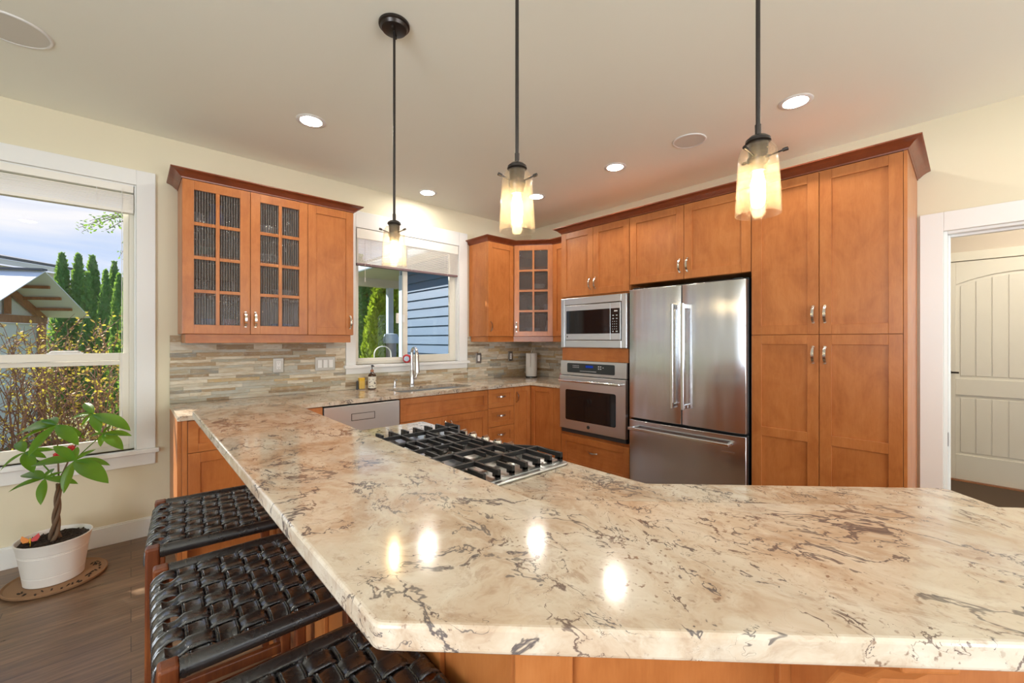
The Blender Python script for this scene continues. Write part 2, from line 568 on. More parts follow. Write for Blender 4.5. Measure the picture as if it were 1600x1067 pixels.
def mat_glass(name, tint=(1, 1, 1), spec=1.0, rough=0.0, ribs=0.0, haze=0.0, hazecol=(0.8, 0.8, 0.8)):
    q = N(name)
    nm = None
    if ribs > 0:
        sp = q.n('SeparateXYZ', Vector=q.obj())
        w = q.math('SINE', q.math('MULTIPLY', sp.outputs[0], 2 * PI / 0.0150))
        nm = q.bump(w, ribs, 0.004)
    fr = q.fresnel(1.48)
    tr = q.n('BsdfTransparent', Color=tint)
    gl = q.n('BsdfGlossy', Roughness=rough)
    if nm is not None:
        q.set(gl.inputs['Normal'], nm); q.set(fr.inputs['Normal'], nm)
    base = tr.outputs[0]
    if haze > 0:
        df = q.n('BsdfDiffuse', Color=hazecol) if ribs > 0 else q.n('BsdfTranslucent', Color=hazecol)
        hz = haze
        if ribs > 0:
            hz = q.math('MULTIPLY', q.ramp(w, [(0.1, 0.08), (0.95, 1.0)]), haze)
        base = q.n('MixShader', i0=hz, i1=base, i2=df.outputs[0]).outputs[0]
    mx = q.n('MixShader', i0=q.math('MULTIPLY', fr.outputs[0], spec), i1=base, i2=gl.outputs[0])
    M[name] = q.done(mx.outputs[0])
mat_glass('window_glass', spec=0.45)
mat_glass('reeded_glass', tint=(0.72, 0.72, 0.74), spec=2.2, rough=0.12, ribs=0.9, haze=0.34, hazecol=(0.46, 0.43, 0.41))
mat_glass('clear_glass', spec=1.3)
def mat_seeded():
    q = N('seeded_glass')
    vo = q.n('TexVoronoi', Scale=140.0); q.set(vo.inputs['Vector'], q.obj())
    vo2 = q.noise(q.obj(), 55.0, 4, 0.6)
    h = q.math('ADD', q.ramp(vo.outputs['Distance'], [(0.05, 1.0), (0.30, 0.0)]), vo2)
    nm = q.bump(h, 0.30, 0.002)
    fr = q.fresnel(1.45)
    tr = q.n('BsdfTransparent', Color=(0.99, 0.975, 0.95))
    tl = q.n('BsdfTranslucent', Color=(0.95, 0.86, 0.70)); q.set(tl.inputs['Normal'], nm)
    gl = q.n('BsdfGlossy', Roughness=0.06); q.set(gl.inputs['Normal'], nm)
    seeds = q.ramp(h, [(0.35, 0.03), (0.8, 0.075), (1.2, 0.22)])
    a = q.n('MixShader', i0=seeds, i1=tr.outputs[0], i2=tl.outputs[0])
    b = q.n('MixShader', i0=q.math('MULTIPLY', fr.outputs[0], 0.5), i1=a.outputs[0], i2=gl.outputs[0])
    M['seeded_glass'] = q.done(b.outputs[0])
mat_seeded()
glow('lamp_disc', (1.0, 0.93, 0.82), 170.0)
glow('filament_bulb', (1.0, 0.74, 0.40), 75.0)

def mat_leather():
    q = N('black_leather')
    n_ = q.noise(q.obj(), 120.0, 4, 0.65, 0.4)
    n2 = q.noise(q.obj(), 28.0, 3, 0.6, 0.8)
    h = q.math('ADD', q.math('MULTIPLY', n_, 0.4), n2)
    M['black_leather'] = q.done(q.bsdf((0.012, 0.011, 0.012), q.ramp(n2, [(0.3, 0.20), (0.7, 0.36)]), 0, q.bump(h, 0.38, 0.004), Specular_IOR_Level=0.9, Coat_Weight=0.4, Coat_Roughness=0.22))
mat_leather()
plain('leather_thread', (0.05, 0.05, 0.055), 0.6)

def mat_leaf(name, c1, c2, trans=0.4, rough=0.4):
    q = N(name)
    n_ = q.noise(q.obj(), 14.0, 3, 0.6)
    c = q.mix(n_, c1, c2)
    a = q.bsdf(c, rough, 0, None, Specular_IOR_Level=0.4)
    t = q.n('BsdfTranslucent', Color=q.mix(0.5, c, (0.50, 0.72, 0.04)))
    M[name] = q.done(q.n('MixShader', i0=trans, i1=a, i2=t.outputs[0]).outputs[0])
mat_leaf('plant_leaf', (0.055, 0.18, 0.015), (0.13, 0.33, 0.028), 0.5, 0.30)
mat_leaf('conifer', (0.035, 0.14, 0.055), (0.13, 0.34, 0.12), 0.4, 0.6)
mat_leaf('golden_conifer', (0.14, 0.26, 0.02), (0.34, 0.42, 0.05), 0.3, 0.6)
mat_leaf('autumn_leaf', (0.42, 0.20, 0.045), (0.62, 0.40, 0.09), 0.4, 0.6)
mat_leaf('russet_leaf', (0.24, 0.075, 0.04), (0.45, 0.20, 0.10), 0.4, 0.6)
plain('twig', (0.17, 0.085, 0.065), 0.8)
plain('bark', (0.16, 0.10, 0.06), 0.85)
def mat_ground():
    q = N('lawn')
    n_ = q.noise(q.pos(), 3.0, 5)
    c = q.ramp(n_, [(0.35, (0.10, 0.10, 0.03)), (0.55, (0.20, 0.22, 0.06)), (0.7, (0.30, 0.22, 0.12))])
    M['lawn'] = q.done(q.bsdf(c, 0.9, 0, q.bump(q.noise(q.pos(), 60.0, 3), 0.6, 0.02)))
mat_ground()
def mat_siding():
    q = N('blue_siding')
    n_ = q.noise(q.mapping(q.pos(), (1, 1.5, 40)), 3.0, 3)
    M['blue_siding'] = q.done(q.bsdf(q.mix(n_, (0.045, 0.105, 0.205), (0.06, 0.13, 0.24)), 0.55))
mat_siding()
plain('siding_trim', (0.42, 0.52, 0.66), 0.5)
plain('soffit', (0.52, 0.50, 0.44), 0.6)
plain('polycarbonate', (0.75, 0.80, 0.88), 0.35)
plain('house_white', (0.72, 0.72, 0.70), 0.6)
plain('roof_dark', (0.10, 0.11, 0.14), 0.7)
plain('grey_post', (0.30, 0.29, 0.31), 0.6)
plain('soil', (0.035, 0.022, 0.014), 0.95)
plain('cork', (0.27, 0.15, 0.075), 0.75)
plain('red', (0.55, 0.03, 0.035), 0.35)
plain('yellow', (0.70, 0.42, 0.02), 0.6)
plain('orange', (0.70, 0.22, 0.02), 0.5)
plain('amber_glass', (0.05, 0.02, 0.008), 0.12)
plain('label_cream', (0.70, 0.66, 0.56), 0.6)
plain('paper', (0.82, 0.82, 0.79), 0.8)
plain('pink_cloth', (0.55, 0.25, 0.28), 0.8)
plain('porcelain', (0.75, 0.75, 0.74), 0.2)
plain('blue_glaze', (0.16, 0.24, 0.55), 0.25)
plain('green_glaze', (0.26, 0.40, 0.30), 0.3)
plain('carpet', (0.10, 0.065, 0.045), 0.95)
plain('speaker_cloth', (0.66, 0.64, 0.58), 0.8)
def mat_pot():
    q = N('pot_white')
    n_ = q.noise(q.obj(), 9.0, 4)
    M['pot_white'] = q.done(q.bsdf(q.mix(n_, (0.74, 0.71, 0.66), (0.80, 0.78, 0.75)), 0.42))
mat_pot()

# ================================================================ the room
YA, XB, CE = 3.779, 3.794, 2.743        # window wall, fridge wall, ceiling height
XW, YS = -3.1, -4.3                     # west and south walls behind the viewer
T = 0.12
W1 = (-1.46, 0.026, 0.596, 2.372)       # dining window opening x0, x1, z0, z1
W2 = (1.51, 2.655, 1.103, 2.362)        # sink window opening
DR = (-0.79, 0.103, 2.018)              # doorway in the fridge wall y0, y1, head

def wall_with_holes(mb, axis, c0, c1, lo, hi, holes):
    """solid wall along x (axis 0) or y (axis 1) from lo to hi between c0 and c1, with (a0, a1, z0, z1) openings"""
    def bx(a0, a1, z0, z1):
        if a1 - a0 < 1e-4 or z1 - z0 < 1e-4: return
        if axis == 0: mb.box(a0, a1, c0, c1, z0, z1)
        else: mb.box(c0, c1, a0, a1, z0, z1)
    a = lo
    for h in sorted(holes):
        bx(a, h[0], 0, CE)
        bx(h[0], h[1], 0, h[2]); bx(h[0], h[1], h[3], CE)
        a = h[1]
    bx(a, hi, 0, CE)

m = MB(); m.box(XW - T, XB + T, YS - T, YA + T, -0.06, 0.0); struct('floor', m, M['plank_floor'])
m = MB(); m.box(XW - T, 6.2, YS - T, YA + T, CE, CE + 0.06); struct('ceiling', m, M['ceiling_paint'])
m = MB(); wall_with_holes(m, 0, YA, YA + T, XW - T, XB + T, [W1, W2]); struct('wall_north', m, M['wall_paint'])
m = MB(); wall_with_holes(m, 1, XB, XB + T, YS - T, YA, [(DR[0], DR[1], 0, DR[2])]); struct('wall_east', m, M['wall_paint'])
m = MB(); wall_with_holes(m, 1, XW - T, XW, YS - T, YA, [(-1.8, 0.6, 0.7, 2.2)]); struct('wall_west', m, M['wall_paint'])
m = MB(); wall_with_holes(m, 0, YS - T, YS, XW, XB, [(0.08, 2.22, 0.05, 2.2), (2.45, 3.35, 0.85, 2.15)]); struct('wall_south', m, M['wall_paint'])
# the hall beyond the doorway
m = MB(); m.box(XB + T, 6.2, -2.2, 1.6, -0.06, 0.0); struct('floor_hall', m, M['carpet'])
m = MB()
m.box(5.84, 5.95, -2.2, 1.6, 0, CE); m.box(XB + T, 5.84, 1.5, 1.6, 0, CE); m.box(XB + T, 5.84, -2.2, -2.1, 0, CE)
struct('wall_hall', m, M['hall_paint'])

def base_run(name, a, b, face):
    m = MB()
    if face == 'n': m.box(a, b, YA - 0.016, YA, 0, 0.118); m.box(a, b, YA - 0.010, YA, 0.118, 0.128)
    if face == 'e': m.box(XB - 0.016, XB, a, b, 0, 0.118); m.box(XB - 0.010, XB, a, b, 0.118, 0.128)
    if face == 's': m.box(a, b, YS, YS + 0.016, 0, 0.125)
    if face == 'w': m.box(XW, XW + 0.016, a, b, 0, 0.125)
    struct(name, m, M['white_trim'], bevel=0.002)
base_run('baseboard_north', XW, 0.20, 'n')
base_run('baseboard_east', YS, -0.90, 'e')
base_run('baseboard_west', YS, YA, 'w')

# door casing and jamb of the doorway
m = MB()
cw = 0.107
m.box(XB - 0.020, XB, DR[1], DR[1] + cw, 0, DR[2] + 0.12)
m.box(XB - 0.020, XB, DR[0] - cw, DR[0], 0, DR[2] + 0.12)
m.box(XB - 0.020, XB, DR[0], DR[1], DR[2], DR[2] + 0.12)
m.box(XB, XB + T, DR[1] - 0.018, DR[1], 0, DR[2]); m.box(XB, XB + T, DR[0], DR[0] + 0.018, 0, DR[2])
m.box(XB, XB + T, DR[0] + 0.018, DR[1] - 0.018, DR[2] - 0.018, DR[2])
m.box(XB + 0.055, XB + 0.09, DR[1] - 0.030, DR[1] - 0.018, 0, DR[2] - 0.018)
m.box(XB + 0.055, XB + 0.09, DR[0] + 0.018, DR[1] - 0.030, DR[2] - 0.032, DR[2] - 0.018)
tr1 = struct('trim_1', m, M['white_trim'], bevel=0.0025)
m = MB(); m.box(XB + 0.018, XB + 0.046, DR[1] - 0.0205, DR[1] - 0.018, 0.66, 0.745)
m.build('strike_plate', M['bronze'], tr1, local=False)

# ---- hall door: two arched-top panels with plank grooves
def hall_door():
    r = thing('door_1', None, None, (5.80, -0.345, 0.012)); r['kind'] = 'structure'
    w, h, t = 0.53, 2.06, 0.04
    m = MB()
    x0, x1 = 0.012, 0.04           # recessed field
    # slab behind, raised stiles and rails in front
    m.box(0.016, t, -w, w, 0, h)
    m.box(0, 0.016, w - 0.107, w, 0, h); m.box(0, 0.016, -w, -w + 0.107, 0, h)
    m.box(0, 0.016, -w + 0.107, w - 0.107, 0, 0.235)
    m.box(0, 0.016, -w + 0.107, w - 0.107, 0.80, 0.955)
    n = 16; a = w - 0.107
    f = lambda y: 1.845 + 0.095 * (1 - (y / a) ** 2)      # arched head of the upper panel
    pts = [(-a + 2 * a * i / n, f(-a + 2 * a * i / n)) for i in range(n + 1)] + [(a, h), (-a, h)]
    k = len(pts)
    m.add([(0, y, z) for y, z in pts] + [(0.016, y, z) for y, z in pts], [tuple(range(k)), tuple(range(2 * k - 1, k - 1, -1))] + [(i, (i + 1) % k, k + (i + 1) % k, k + i) for i in range(k)])
    # planks inside each panel, slightly raised, with grooves between
    for z0, z1, arch in ((0.262, 0.773, False), (0.982, 1.83, True)):
        k = 8; b = a - 0.028; pw = 2 * b / k
        for i in range(k):
            y0, y1 = -b + pw * i + 0.003, -b + pw * (i + 1) - 0.003
            f = (lambda y: z1 + 0.085 * (1 - (y / b) ** 2)) if arch else (lambda y: z1)
            m.add([(0.007, y0, z0), (0.007, y1, z0), (0.007, y1, f(y1)), (0.007, y0, f(y0)), (0.017, y0, z0), (0.017, y1, z0), (0.017, y1, f(y1)), (0.017, y0, f(y0))],
                  [(0, 3, 2, 1), (4, 5, 6, 7), (0, 1, 5, 4), (1, 2, 6, 5), (2, 3, 7, 6), (3, 0, 4, 7)])
    m.build('door_leaf', M['hall_white'], r, bevel=0.003)
    m = MB(); yl = w - 0.055
    m.tube([(-0.001, yl, 1.012), (-0.045, yl, 1.012), (-0.052, yl - 0.010, 1.012), (-0.052, yl - 0.075, 1.012)], 0.0085, 8)
    m.tube([(0.0, yl, 1.012), (-0.008, yl, 1.012)], 0.027, 16)
    m.build('lever_handle', M['bronze'], r, smooth=40)
    m = MB(); m.box(-0.012, 0.04, -w - 0.09, -w - 0.006, -0.012, h + 0.09); m.box(-0.012, 0.04, w + 0.006, w + 0.09, -0.012, h + 0.09)
    m.box(-0.012, 0.04, -w - 0.006, w + 0.006, h + 0.006, h + 0.09)
    m.build('casing', M['hall_white'], r, bevel=0.002)
    m = MB(); m.box(-0.03, 0.04, -w, w, -0.012, -0.001)
    m.build('threshold', M['cedar'], r)
hall_door()

# ---------------------------------------------------------------- windows
def window(name, o, case_l, case_r, case_t, apron, slide):
    x0, x1, z0, z1 = o
    r = thing(name, None, None, ((x0 + x1) / 2, YA, z0)); r['kind'] = 'structure'
    m = MB()
    d0, d1 = YA - 0.020, YA
    m.box(x0 - case_l, x0, d0, d1, z0, z1 + case_t); m.box(x1, x1 + case_r, d0, d1, z0, z1 + case_t)
    m.box(x0, x1, d0, d1, z1, z1 + case_t)
    m.box(x0 - case_l, x1 + case_r, d0, d1, z0 - 0.028 - apron, z0 - 0.028)     # apron
    m.box(x0, x0 + 0.010, YA, YA + 0.045, z0, z1); m.box(x1 - 0.010, x1, YA, YA + 0.045, z0, z1)
    m.box(x0 + 0.010, x1 - 0.010, YA, YA + 0.045, z1 - 0.010, z1)
    m.build('casing', M['white_trim'], r, local=False, bevel=0.0025)
    m = MB(); m.box(x0 - case_l - 0.02, x1 + case_r + 0.02, YA - 0.045, YA + 0.045, z0 - 0.028, z0)
    m.build('stool_board', M['white_trim'], r, local=False, bevel=0.004)
    m = MB()
    f0, f1 = YA + 0.045, YA + 0.105
    a0, a1, b0, b1 = x0 + 0.008, x1 - 0.008, z0 + 0.002, z1 - 0.008
    def ring(a0, a1, b0, b1, w, y0, y1):
        m.box(a0, a0 + w, y0, y1, b0, b1); m.box(a1 - w, a1, y0, y1, b0, b1)
        m.box(a0 + w, a1 - w, y0, y1, b0, b0 + w); m.box(a0 + w, a1 - w, y0, y1, b1 - w, b1)
    panes = []
    if slide:
        ring(a0, a1, b0, b1, 0.026, f0, f1)
        mx = 2.05
        ring(a0 + 0.026, mx + 0.02, b0 + 0.026, b1 - 0.026, 0.030, f0 + 0.030, f0 + 0.052)
        ring(mx - 0.035, a1 - 0.026, b0 + 0.026, b1 - 0.026, 0.050, f0 + 0.002, f0 + 0.026)
        m.box(mx - 0.10, mx - 0.075, f0 + 0.012, f0 + 0.030, 1.50, 1.60)
        panes = [(a0 + 0.05, mx - 0.005, b0 + 0.05, b1 - 0.05, f0 + 0.041), (mx + 0.01, a1 - 0.07, b0 + 0.07, b1 - 0.07, f0 + 0.014)]
    else:
        ring(a0, a1, b0, b1, 0.028, f0, f1)
        zm = 1.205
        ring(a0 + 0.028, a1 - 0.028, zm - 0.04, b1 - 0.028, 0.030, f0 + 0.030, f0 + 0.050)
        ring(a0 + 0.028, a1 - 0.028, b0 + 0.028, zm + 0.040, 0.048, f0 + 0.002, f0 + 0.028)
        panes = [(a0 + 0.05, a1 - 0.05, zm, b1 - 0.05, f0 + 0.040), (a0 + 0.07, a1 - 0.07, b0 + 0.07, zm, f0 + 0.015)]
    m.build('frame', M['vinyl'], r, local=False, bevel=0.002)
    for p in panes:
        m = MB(); m.box(p[0], p[1], p[4] - 0.002, p[4] + 0.002, p[2], p[3])
        m.build('glass_pane', M['window_glass'], r, local=False)
    m = MB()
    if slide:
        m.box(2.005, 2.028, f0 - 0.012, f0 + 0.003, 1.51, 1.585)
    else:
        m.tube([(-0.37, f0 + 0.012, 1.252), (-0.36, f0 - 0.006, 1.258), (-0.25, f0 - 0.006, 1.258), (-0.24, f0 + 0.012, 1.252)], 0.007, 8)
        m.box(-0.385, -0.225, f0, f0 + 0.02, 1.240, 1.252)
    m.build('latch', M['white_plastic'], r, local=False, bevel=0.002)
    return r
window('window_1', W1, 0.098, 0.098, 0.10, 0.080, False)
window('window_2', W2, 0.088, 0.112, 0.150, 0.052, True)

def blind(name, label, o, ztop, zbot, n, cord_x, rail_mat, val):
    x0, x1 = o[0] + 0.014, o[1] - 0.014
    r = thing(name, label, 'blind', ((x0 + x1) / 2, YA + 0.02, zbot))
    m = MB(); m.box(x0, x1, YA - 0.006, YA + 0.040, ztop - 0.045, ztop)
    m.build('headrail', M['blind_white'], r, local=False, bevel=0.002)
    if val:
        m = MB(); m.box(x0 - 0.004, x1 + 0.004, YA - 0.018, YA - 0.010, ztop - val, ztop + 0.004)
        m.build('valance', M['blind_white'], r, local=False, bevel=0.002)
    m = MB()
    z = zbot + 0.026
    zt = ztop - 0.05
    for i in range(n):
        zz = z + (zt - z) * (i / n) ** 1.0
        tl = 0.003 * math.sin(i * 2.1)
        m.obox(((x0 + x1) / 2, YA + 0.014, zz), ((1, 0, 0), (0, 1, 0.22 + tl), (0, -0.22, 1)), ((x1 - x0) / 2, 0.025, 0.0035))
    m.build('slats', M['blind_white'], r, local=False)
    m = MB(); m.box(x0, x1, YA - 0.012, YA + 0.040, zbot, zbot + 0.020)
    m.build('bottom_rail', M[rail_mat], r, local=False, bevel=0.003)
    L = x1 - x0
    for f in (0.12, 0.5, 0.88):
        m = MB()
        xf = x0 + L * f
        m.tube([(xf, YA + 0.040, zbot + 0.01), (xf, YA + 0.040, ztop - 0.04), (xf, YA - 0.012, ztop - 0.04), (xf, YA - 0.012, zbot + 0.01)], 0.0014, 5)
        m.build('ladder_cord', M['white_plastic'], r, local=False)
    m = MB(); zc = 0.86 if not val else zbot - 0.12
    m.tube([(cord_x, YA - 0.013, ztop - 0.03), (cord_x, YA - 0.013, zc)], 0.0018, 6)
    m.tube([(cord_x, YA - 0.013, zc + 0.005), (cord_x, YA - 0.013, zc - 0.03)], [0.003, 0.006], 8)
    m.build('pull_cord', M['white_plastic'], r, local=False)
blind('window_blind', 'white slatted blind drawn up at the top of the big dining window', W1, 2.362, 2.178, 12, -0.045, 'blind_white', 0)
blind('window_blind', 'white slatted blind with dark bottom rail above the sink window', W2, 2.352, 2.020, 24, 1.60, 'blind_rail', 0.085)

# ================================================================ cabinets
def bow(m, c, along, out, L=0.105, h=0.028, w=0.011):
    """arched strap pull: centre on the face, direction of its length, direction away from the face"""
    c, along, out = Vector(c), Vector(along).normalized(), Vector(out).normalized()
    side = along.cross(out)
    n = 14
    ring = []
    for i in range(n + 1):
        t = -1 + 2 * i / n
        e = h * (1 - abs(t) ** 2.6) + 0.001
        tw = w * (0.5 + 0.18 * (1 - t * t))
        th = 0.0042
        p = c + along * (t * L / 2) + out * e
        ring.append([p + side * tw - out * 0, p + side * tw + out * th, p - side * tw + out * th, p - side * tw])
    vs = [q for r_ in ring for q in r_]
    fs = []
    for i in range(n):
        for k in range(4):
            k2 = (k + 1) % 4
            fs.append((i * 4 + k, i * 4 + k2, i * 4 + 4 + k2, i * 4 + 4 + k))
    fs += [(3, 2, 1, 0), tuple(n * 4 + k for k in range(4))]
    m.add(vs, fs)
    for s_ in (-1, 1):
        m.obox(c + along * s_ * (L / 2 - 0.004) + out * 0.003, (along, side, out), (0.006, w * 0.55, 0.004))

def handle(parent, c, vertical=True, L=0.105):
    m = MB()
    bow(m, c, (0, 0, 1) if vertical else (1, 0, 0), (0, -1, 0), L)
    return m.build('handle', M['nickel'], parent, smooth=35)

RAIL = 0.060
def leaf(root, x0, x1, z0, z1, name='door', hand=None, mids=(), glass=None, mat='maple', rail=RAIL, yo=0.0, vert=True):
    """shaker front between local x0..x1, z0..z1; its face lies 20 mm in front of the carcass"""
    g = 0.0016
    x0 += g; x1 -= g; z0 += g; z1 -= g
    m = MB()
    ya, yb = -0.021 + yo, -0.001 + yo
    m.box(x0, x0 + rail, ya, yb, z0, z1); m.box(x1 - rail, x1, ya, yb, z0, z1)
    m.box(x0 + rail, x1 - rail, ya, yb, z0, z0 + rail); m.box(x0 + rail, x1 - rail, ya, yb, z1 - rail, z1)
    for zm in mids:
        m.box(x0 + rail, x1 - rail, ya, yb, zm - rail / 2, zm + rail / 2)
    if glass:
        nx, nz = glass
        mu = 0.011
        for i in range(1, nx):
            xc = x0 + rail + (x1 - x0 - 2 * rail) * i / nx
            m.box(xc - mu, xc + mu, ya, yb - 0.008, z0 + rail, z1 - rail)
        for i in range(1, nz):
            zc = z0 + rail + (z1 - z0 - 2 * rail) * i / nz
            xs = [x0 + rail] + [x0 + rail + (x1 - x0 - 2 * rail) * k / nx for k in range(1, nx)] + [x1 - rail]
            for k in range(nx):
                m.box(xs[k] + (mu if k else 0), xs[k + 1] - (mu if k < nx - 1 else 0), ya + 0.001, yb - 0.008, zc - mu, zc + mu)
    else:
        m.box(x0 + rail - 0.004, x1 - rail + 0.004, ya + 0.0095, yb - 0.002, z0 + rail - 0.004, z1 - rail + 0.004)
    d = m.build(name, M[mat], root, bevel=0.0016)
    if glass:
        p = MB(); p.box(x0 + rail - 0.003, x1 - rail + 0.003, yb - 0.007, yb - 0.003, z0 + rail - 0.003, z1 - rail + 0.003)
        p.build('reeded_pane', M['reeded_glass'], d)
    if hand:
        handle(d, (hand[0], ya, hand[1]), vert)
    return d

def carcass(root, w, d, h, mat='maple', hollow=False, shelves=(), toe=0.0):
    m = MB()
    if not hollow:
        m.box(0, w, 0, d, toe, h)
        if toe: m.box(0.005, w - 0.005, 0.06, d, 0, toe)
    else:
        t = 0.018
        m.box(0, t, 0, d, 0, h); m.box(w - t, w, 0, d, 0, h)
        m.box(t, w - t, 0, d, 0, t); m.box(t, w - t, 0, d, h - t, h)
        m.cur = 1
        m.box(t, w - t, d - t, d, t, h - t); m.box(t, t + .003, 0.02, d - t, t, h - t); m.box(w - t - .003, w - t, 0.02, d - t, t, h - t)
        m.cur = 0
    c = m.build('carcass', [M[mat], M['cabinet_inside']], root, bevel=0.0015)
    for z in shelves:
        s_ = MB(); s_.box(0.0215, w - 0.0215, 0.025, d - 0.02, z - 0.009, z + 0.009)
        s_.build('shelf', M['maple_rail'], root, bevel=0.001)
    return c

def cab(name, label, cat, x, y, z, rz, group=None):
    return thing(name, label, cat, (x, y, z), rz, group)

UZ0, UZ1 = 1.372, 2.386
YU = 3.44                                   # carcass face of the uppers on the window wall
# --- glass-door wall cabinet left of the sink window
c = cab('glass_wall_cabinet', 'tall wall cabinet with two reeded glass doors, nearest the big window', 'cabinet', 0.244, YU + 0.02, UZ0, 0)
UH = UZ1 - UZ0
carcass(c, 0.764, YA - YU - 0.02 - 0.002, UH, hollow=True, shelves=(0.27, 0.53, 0.745))
leaf(c, 0.0, 0.382, 0, UH, hand=(0.382 - 0.030, 0.105), glass=(2, 4))
leaf(c, 0.382, 0.764, 0, UH, hand=(0.382 + 0.030, 0.105), glass=(2, 4))
c = cab('wall_cabinet', 'narrow solid-door wall cabinet beside the left jamb of the sink window', 'cabinet', 1.008, YU + 0.02, UZ0, 0)
carcass(c, 0.355, YA - YU - 0.022, UH)
leaf(c, 0.0, 0.355, 0, UH, hand=(0.355 - 0.030, 0.105))

def crown(name, label, path, z0, z1, mat='maple_crown', outw=0.062):
    m = MB()
    h = z1 - z0
    prof = [(-0.015, z0), (0.004, z0), (0.006, z0 + h * .16), (0.014, z0 + h * .24), (0.028, z0 + h * .52), (0.046, z0 + h * .74), (outw - 0.006, z0 + h * .80), (outw, z0 + h * .86), (outw, z1), (-0.015, z1)]
    m.sweep(prof, path)
    o = m.build(name, M[mat], smooth=30, bevel=0.0)
    return tag(o, label, 'moulding')
def light_rail(name, label, path, z0, z1):
    m = MB()
    m.sweep([(-0.018, z0), (0.0, z0), (0.0, z1), (-0.018, z1)], path)
    return tag(m.build(name, M['maple_rail'], bevel=0.001), label, 'moulding')
# path runs so that "outward" is to the right of travel
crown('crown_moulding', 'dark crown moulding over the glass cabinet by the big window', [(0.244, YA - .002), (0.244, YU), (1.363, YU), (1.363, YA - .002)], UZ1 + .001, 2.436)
light_rail('light_rail', 'wooden light rail under the wall cabinets left of the sink window', [(0.262, YA - .02), (0.262, YU + .018), (1.345, YU + .018), (1.345, YA - .02)], 1.312, UZ0 - .001)

# --- wall cabinets in the corner
c = cab('wall_cabinet', 'single-door wall cabinet beside the right jamb of the sink window', 'cabinet', 2.80, YU + 0.02, UZ0, 0)
carcass(c, 0.372, YA - YU - 0.022, UH)
leaf(c, 0.0, 0.372, 0, UH, hand=(0.035, 0.105))
P0, P1 = Vector((3.176, YU)), Vector((3.455, 3.101))        # diagonal front of the corner cabinet
dv = (P1 - P0); wd = dv.length; ang = math.atan2(dv.y, dv.x)
c = cab('corner_cabinet', 'diagonal corner wall cabinet with one reeded glass door', 'cabinet', P0.x, P0.y, UZ0, ang)
mi = world_matrix(c).inverted()
def loc2(x, y):
    v = mi @ Vector((x, y, UZ0)); return (v.x, v.y)
m = MB()
poly = [loc2(3.176, YU + .004), loc2(3.176, YA - .002), loc2(XB - .002, YA - .002), loc2(XB - .002, 3.103), loc2(3.459, 3.103)]
m.prism(poly, 0, 0.018); m.prism(poly, UH - 0.018, UH)
for a, b in ((0, 1), (1, 2), (2, 3), (3, 4)):
    A, B = Vector(poly[a]), Vector(poly[b])
    nn = Vector((-(B - A).y, (B - A).x)).normalized() * 0.016
    cen = sum((Vector(p) for p in poly), Vector((0, 0))) / 5
    if (cen - A).dot(nn) < 0: nn = -nn
    m.cur = 1
    m.prism([tuple(A), tuple(B), tuple(B + nn), tuple(A + nn)], 0.018, UH - 0.018)
    m.cur = 0
m.box(0, 0.03, 0.002, 0.02, 0, UH); m.box(wd - 0.03, wd, 0.002, 0.02, 0, UH)
m.build('carcass', [M['maple'], M['cabinet_inside']], c, bevel=0.001)
ip = [loc2(3.20, YU + .035), loc2(3.20, YA - .022), loc2(XB - .022, YA - .022), loc2(XB - .022, 3.125), loc2(3.475, 3.125)]
for z in (0.275, 0.53, 0.775):
    m = MB(); m.prism(ip, z - .008, z + .008); m.build('shelf', M['maple_rail'], c)
leaf(c, 0.004, wd - 0.004, 0, UH, hand=(0.032, 0.105), glass=(2, 4), rail=0.055)
c = cab('wall_cabinet', 'narrow wall cabinet between the glass corner cabinet and the oven tower', 'cabinet', 3.46, 3.098, UZ0, -PI / 2)
carcass(c, 0.392, XB - 3.462, UH)
leaf(c, 0.0, 0.392, 0, UH)
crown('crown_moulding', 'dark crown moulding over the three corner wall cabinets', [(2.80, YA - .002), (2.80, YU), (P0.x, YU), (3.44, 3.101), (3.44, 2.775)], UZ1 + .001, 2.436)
light_rail('light_rail', 'wooden light rail under the three corner wall cabinets', [(2.815, YA - .02), (2.815, YU + .018), (P0.x + .008, YU + .018), (3.462, 3.112), (3.462, 2.71)], 1.312, UZ0 - .001)

# --- tall run along the fridge wall
XT = 3.150                                 # carcass face; door faces sit 20 mm in front
TY = [2.703, 1.940, 0.998, 0.222]
TD = XB - XT - 0.002
ZT = 2.372
# oven tower
c = cab('oven_tower', 'tall cabinet housing the microwave and wall oven', 'cabinet', XT, TY[0], 0, -PI / 2)
w = TY[0] - TY[1] - 0.002
m = MB()
m.box(0, 0.012, 0, TD, 0, ZT); m.box(w - 0.012, w, 0, TD, 0, ZT)
m.box(0.012, w - 0.012, 0, TD, ZT - 0.02, ZT); m.box(0.012, w - 0.012, 0, TD, 1.735, 1.755)
m.box(0.012, w - 0.012, -0.018, TD, 1.136, 1.258)
m.box(0.012, w - 0.012, 0, TD, 0.41, 0.436); m.box(0.012, w - 0.012, 0.06, TD, 0, 0.10)
m.box(0.012, w - 0.012, TD - 0.01, TD, 0.10, ZT - 0.02)
m.build('carcass', M['maple_rail'], c, bevel=0.0015)
leaf(c, 0, w / 2, 1.748, ZT, hand=(w / 2 - 0.030, 1.748 + 0.105))
leaf(c, w / 2, w, 1.748, ZT, hand=(w / 2 + 0.030, 1.748 + 0.105))
leaf(c, 0.0, w, 0.102, 0.415, name='drawer', hand=(w / 2, 0.295), mat='maple_rail', vert=False)
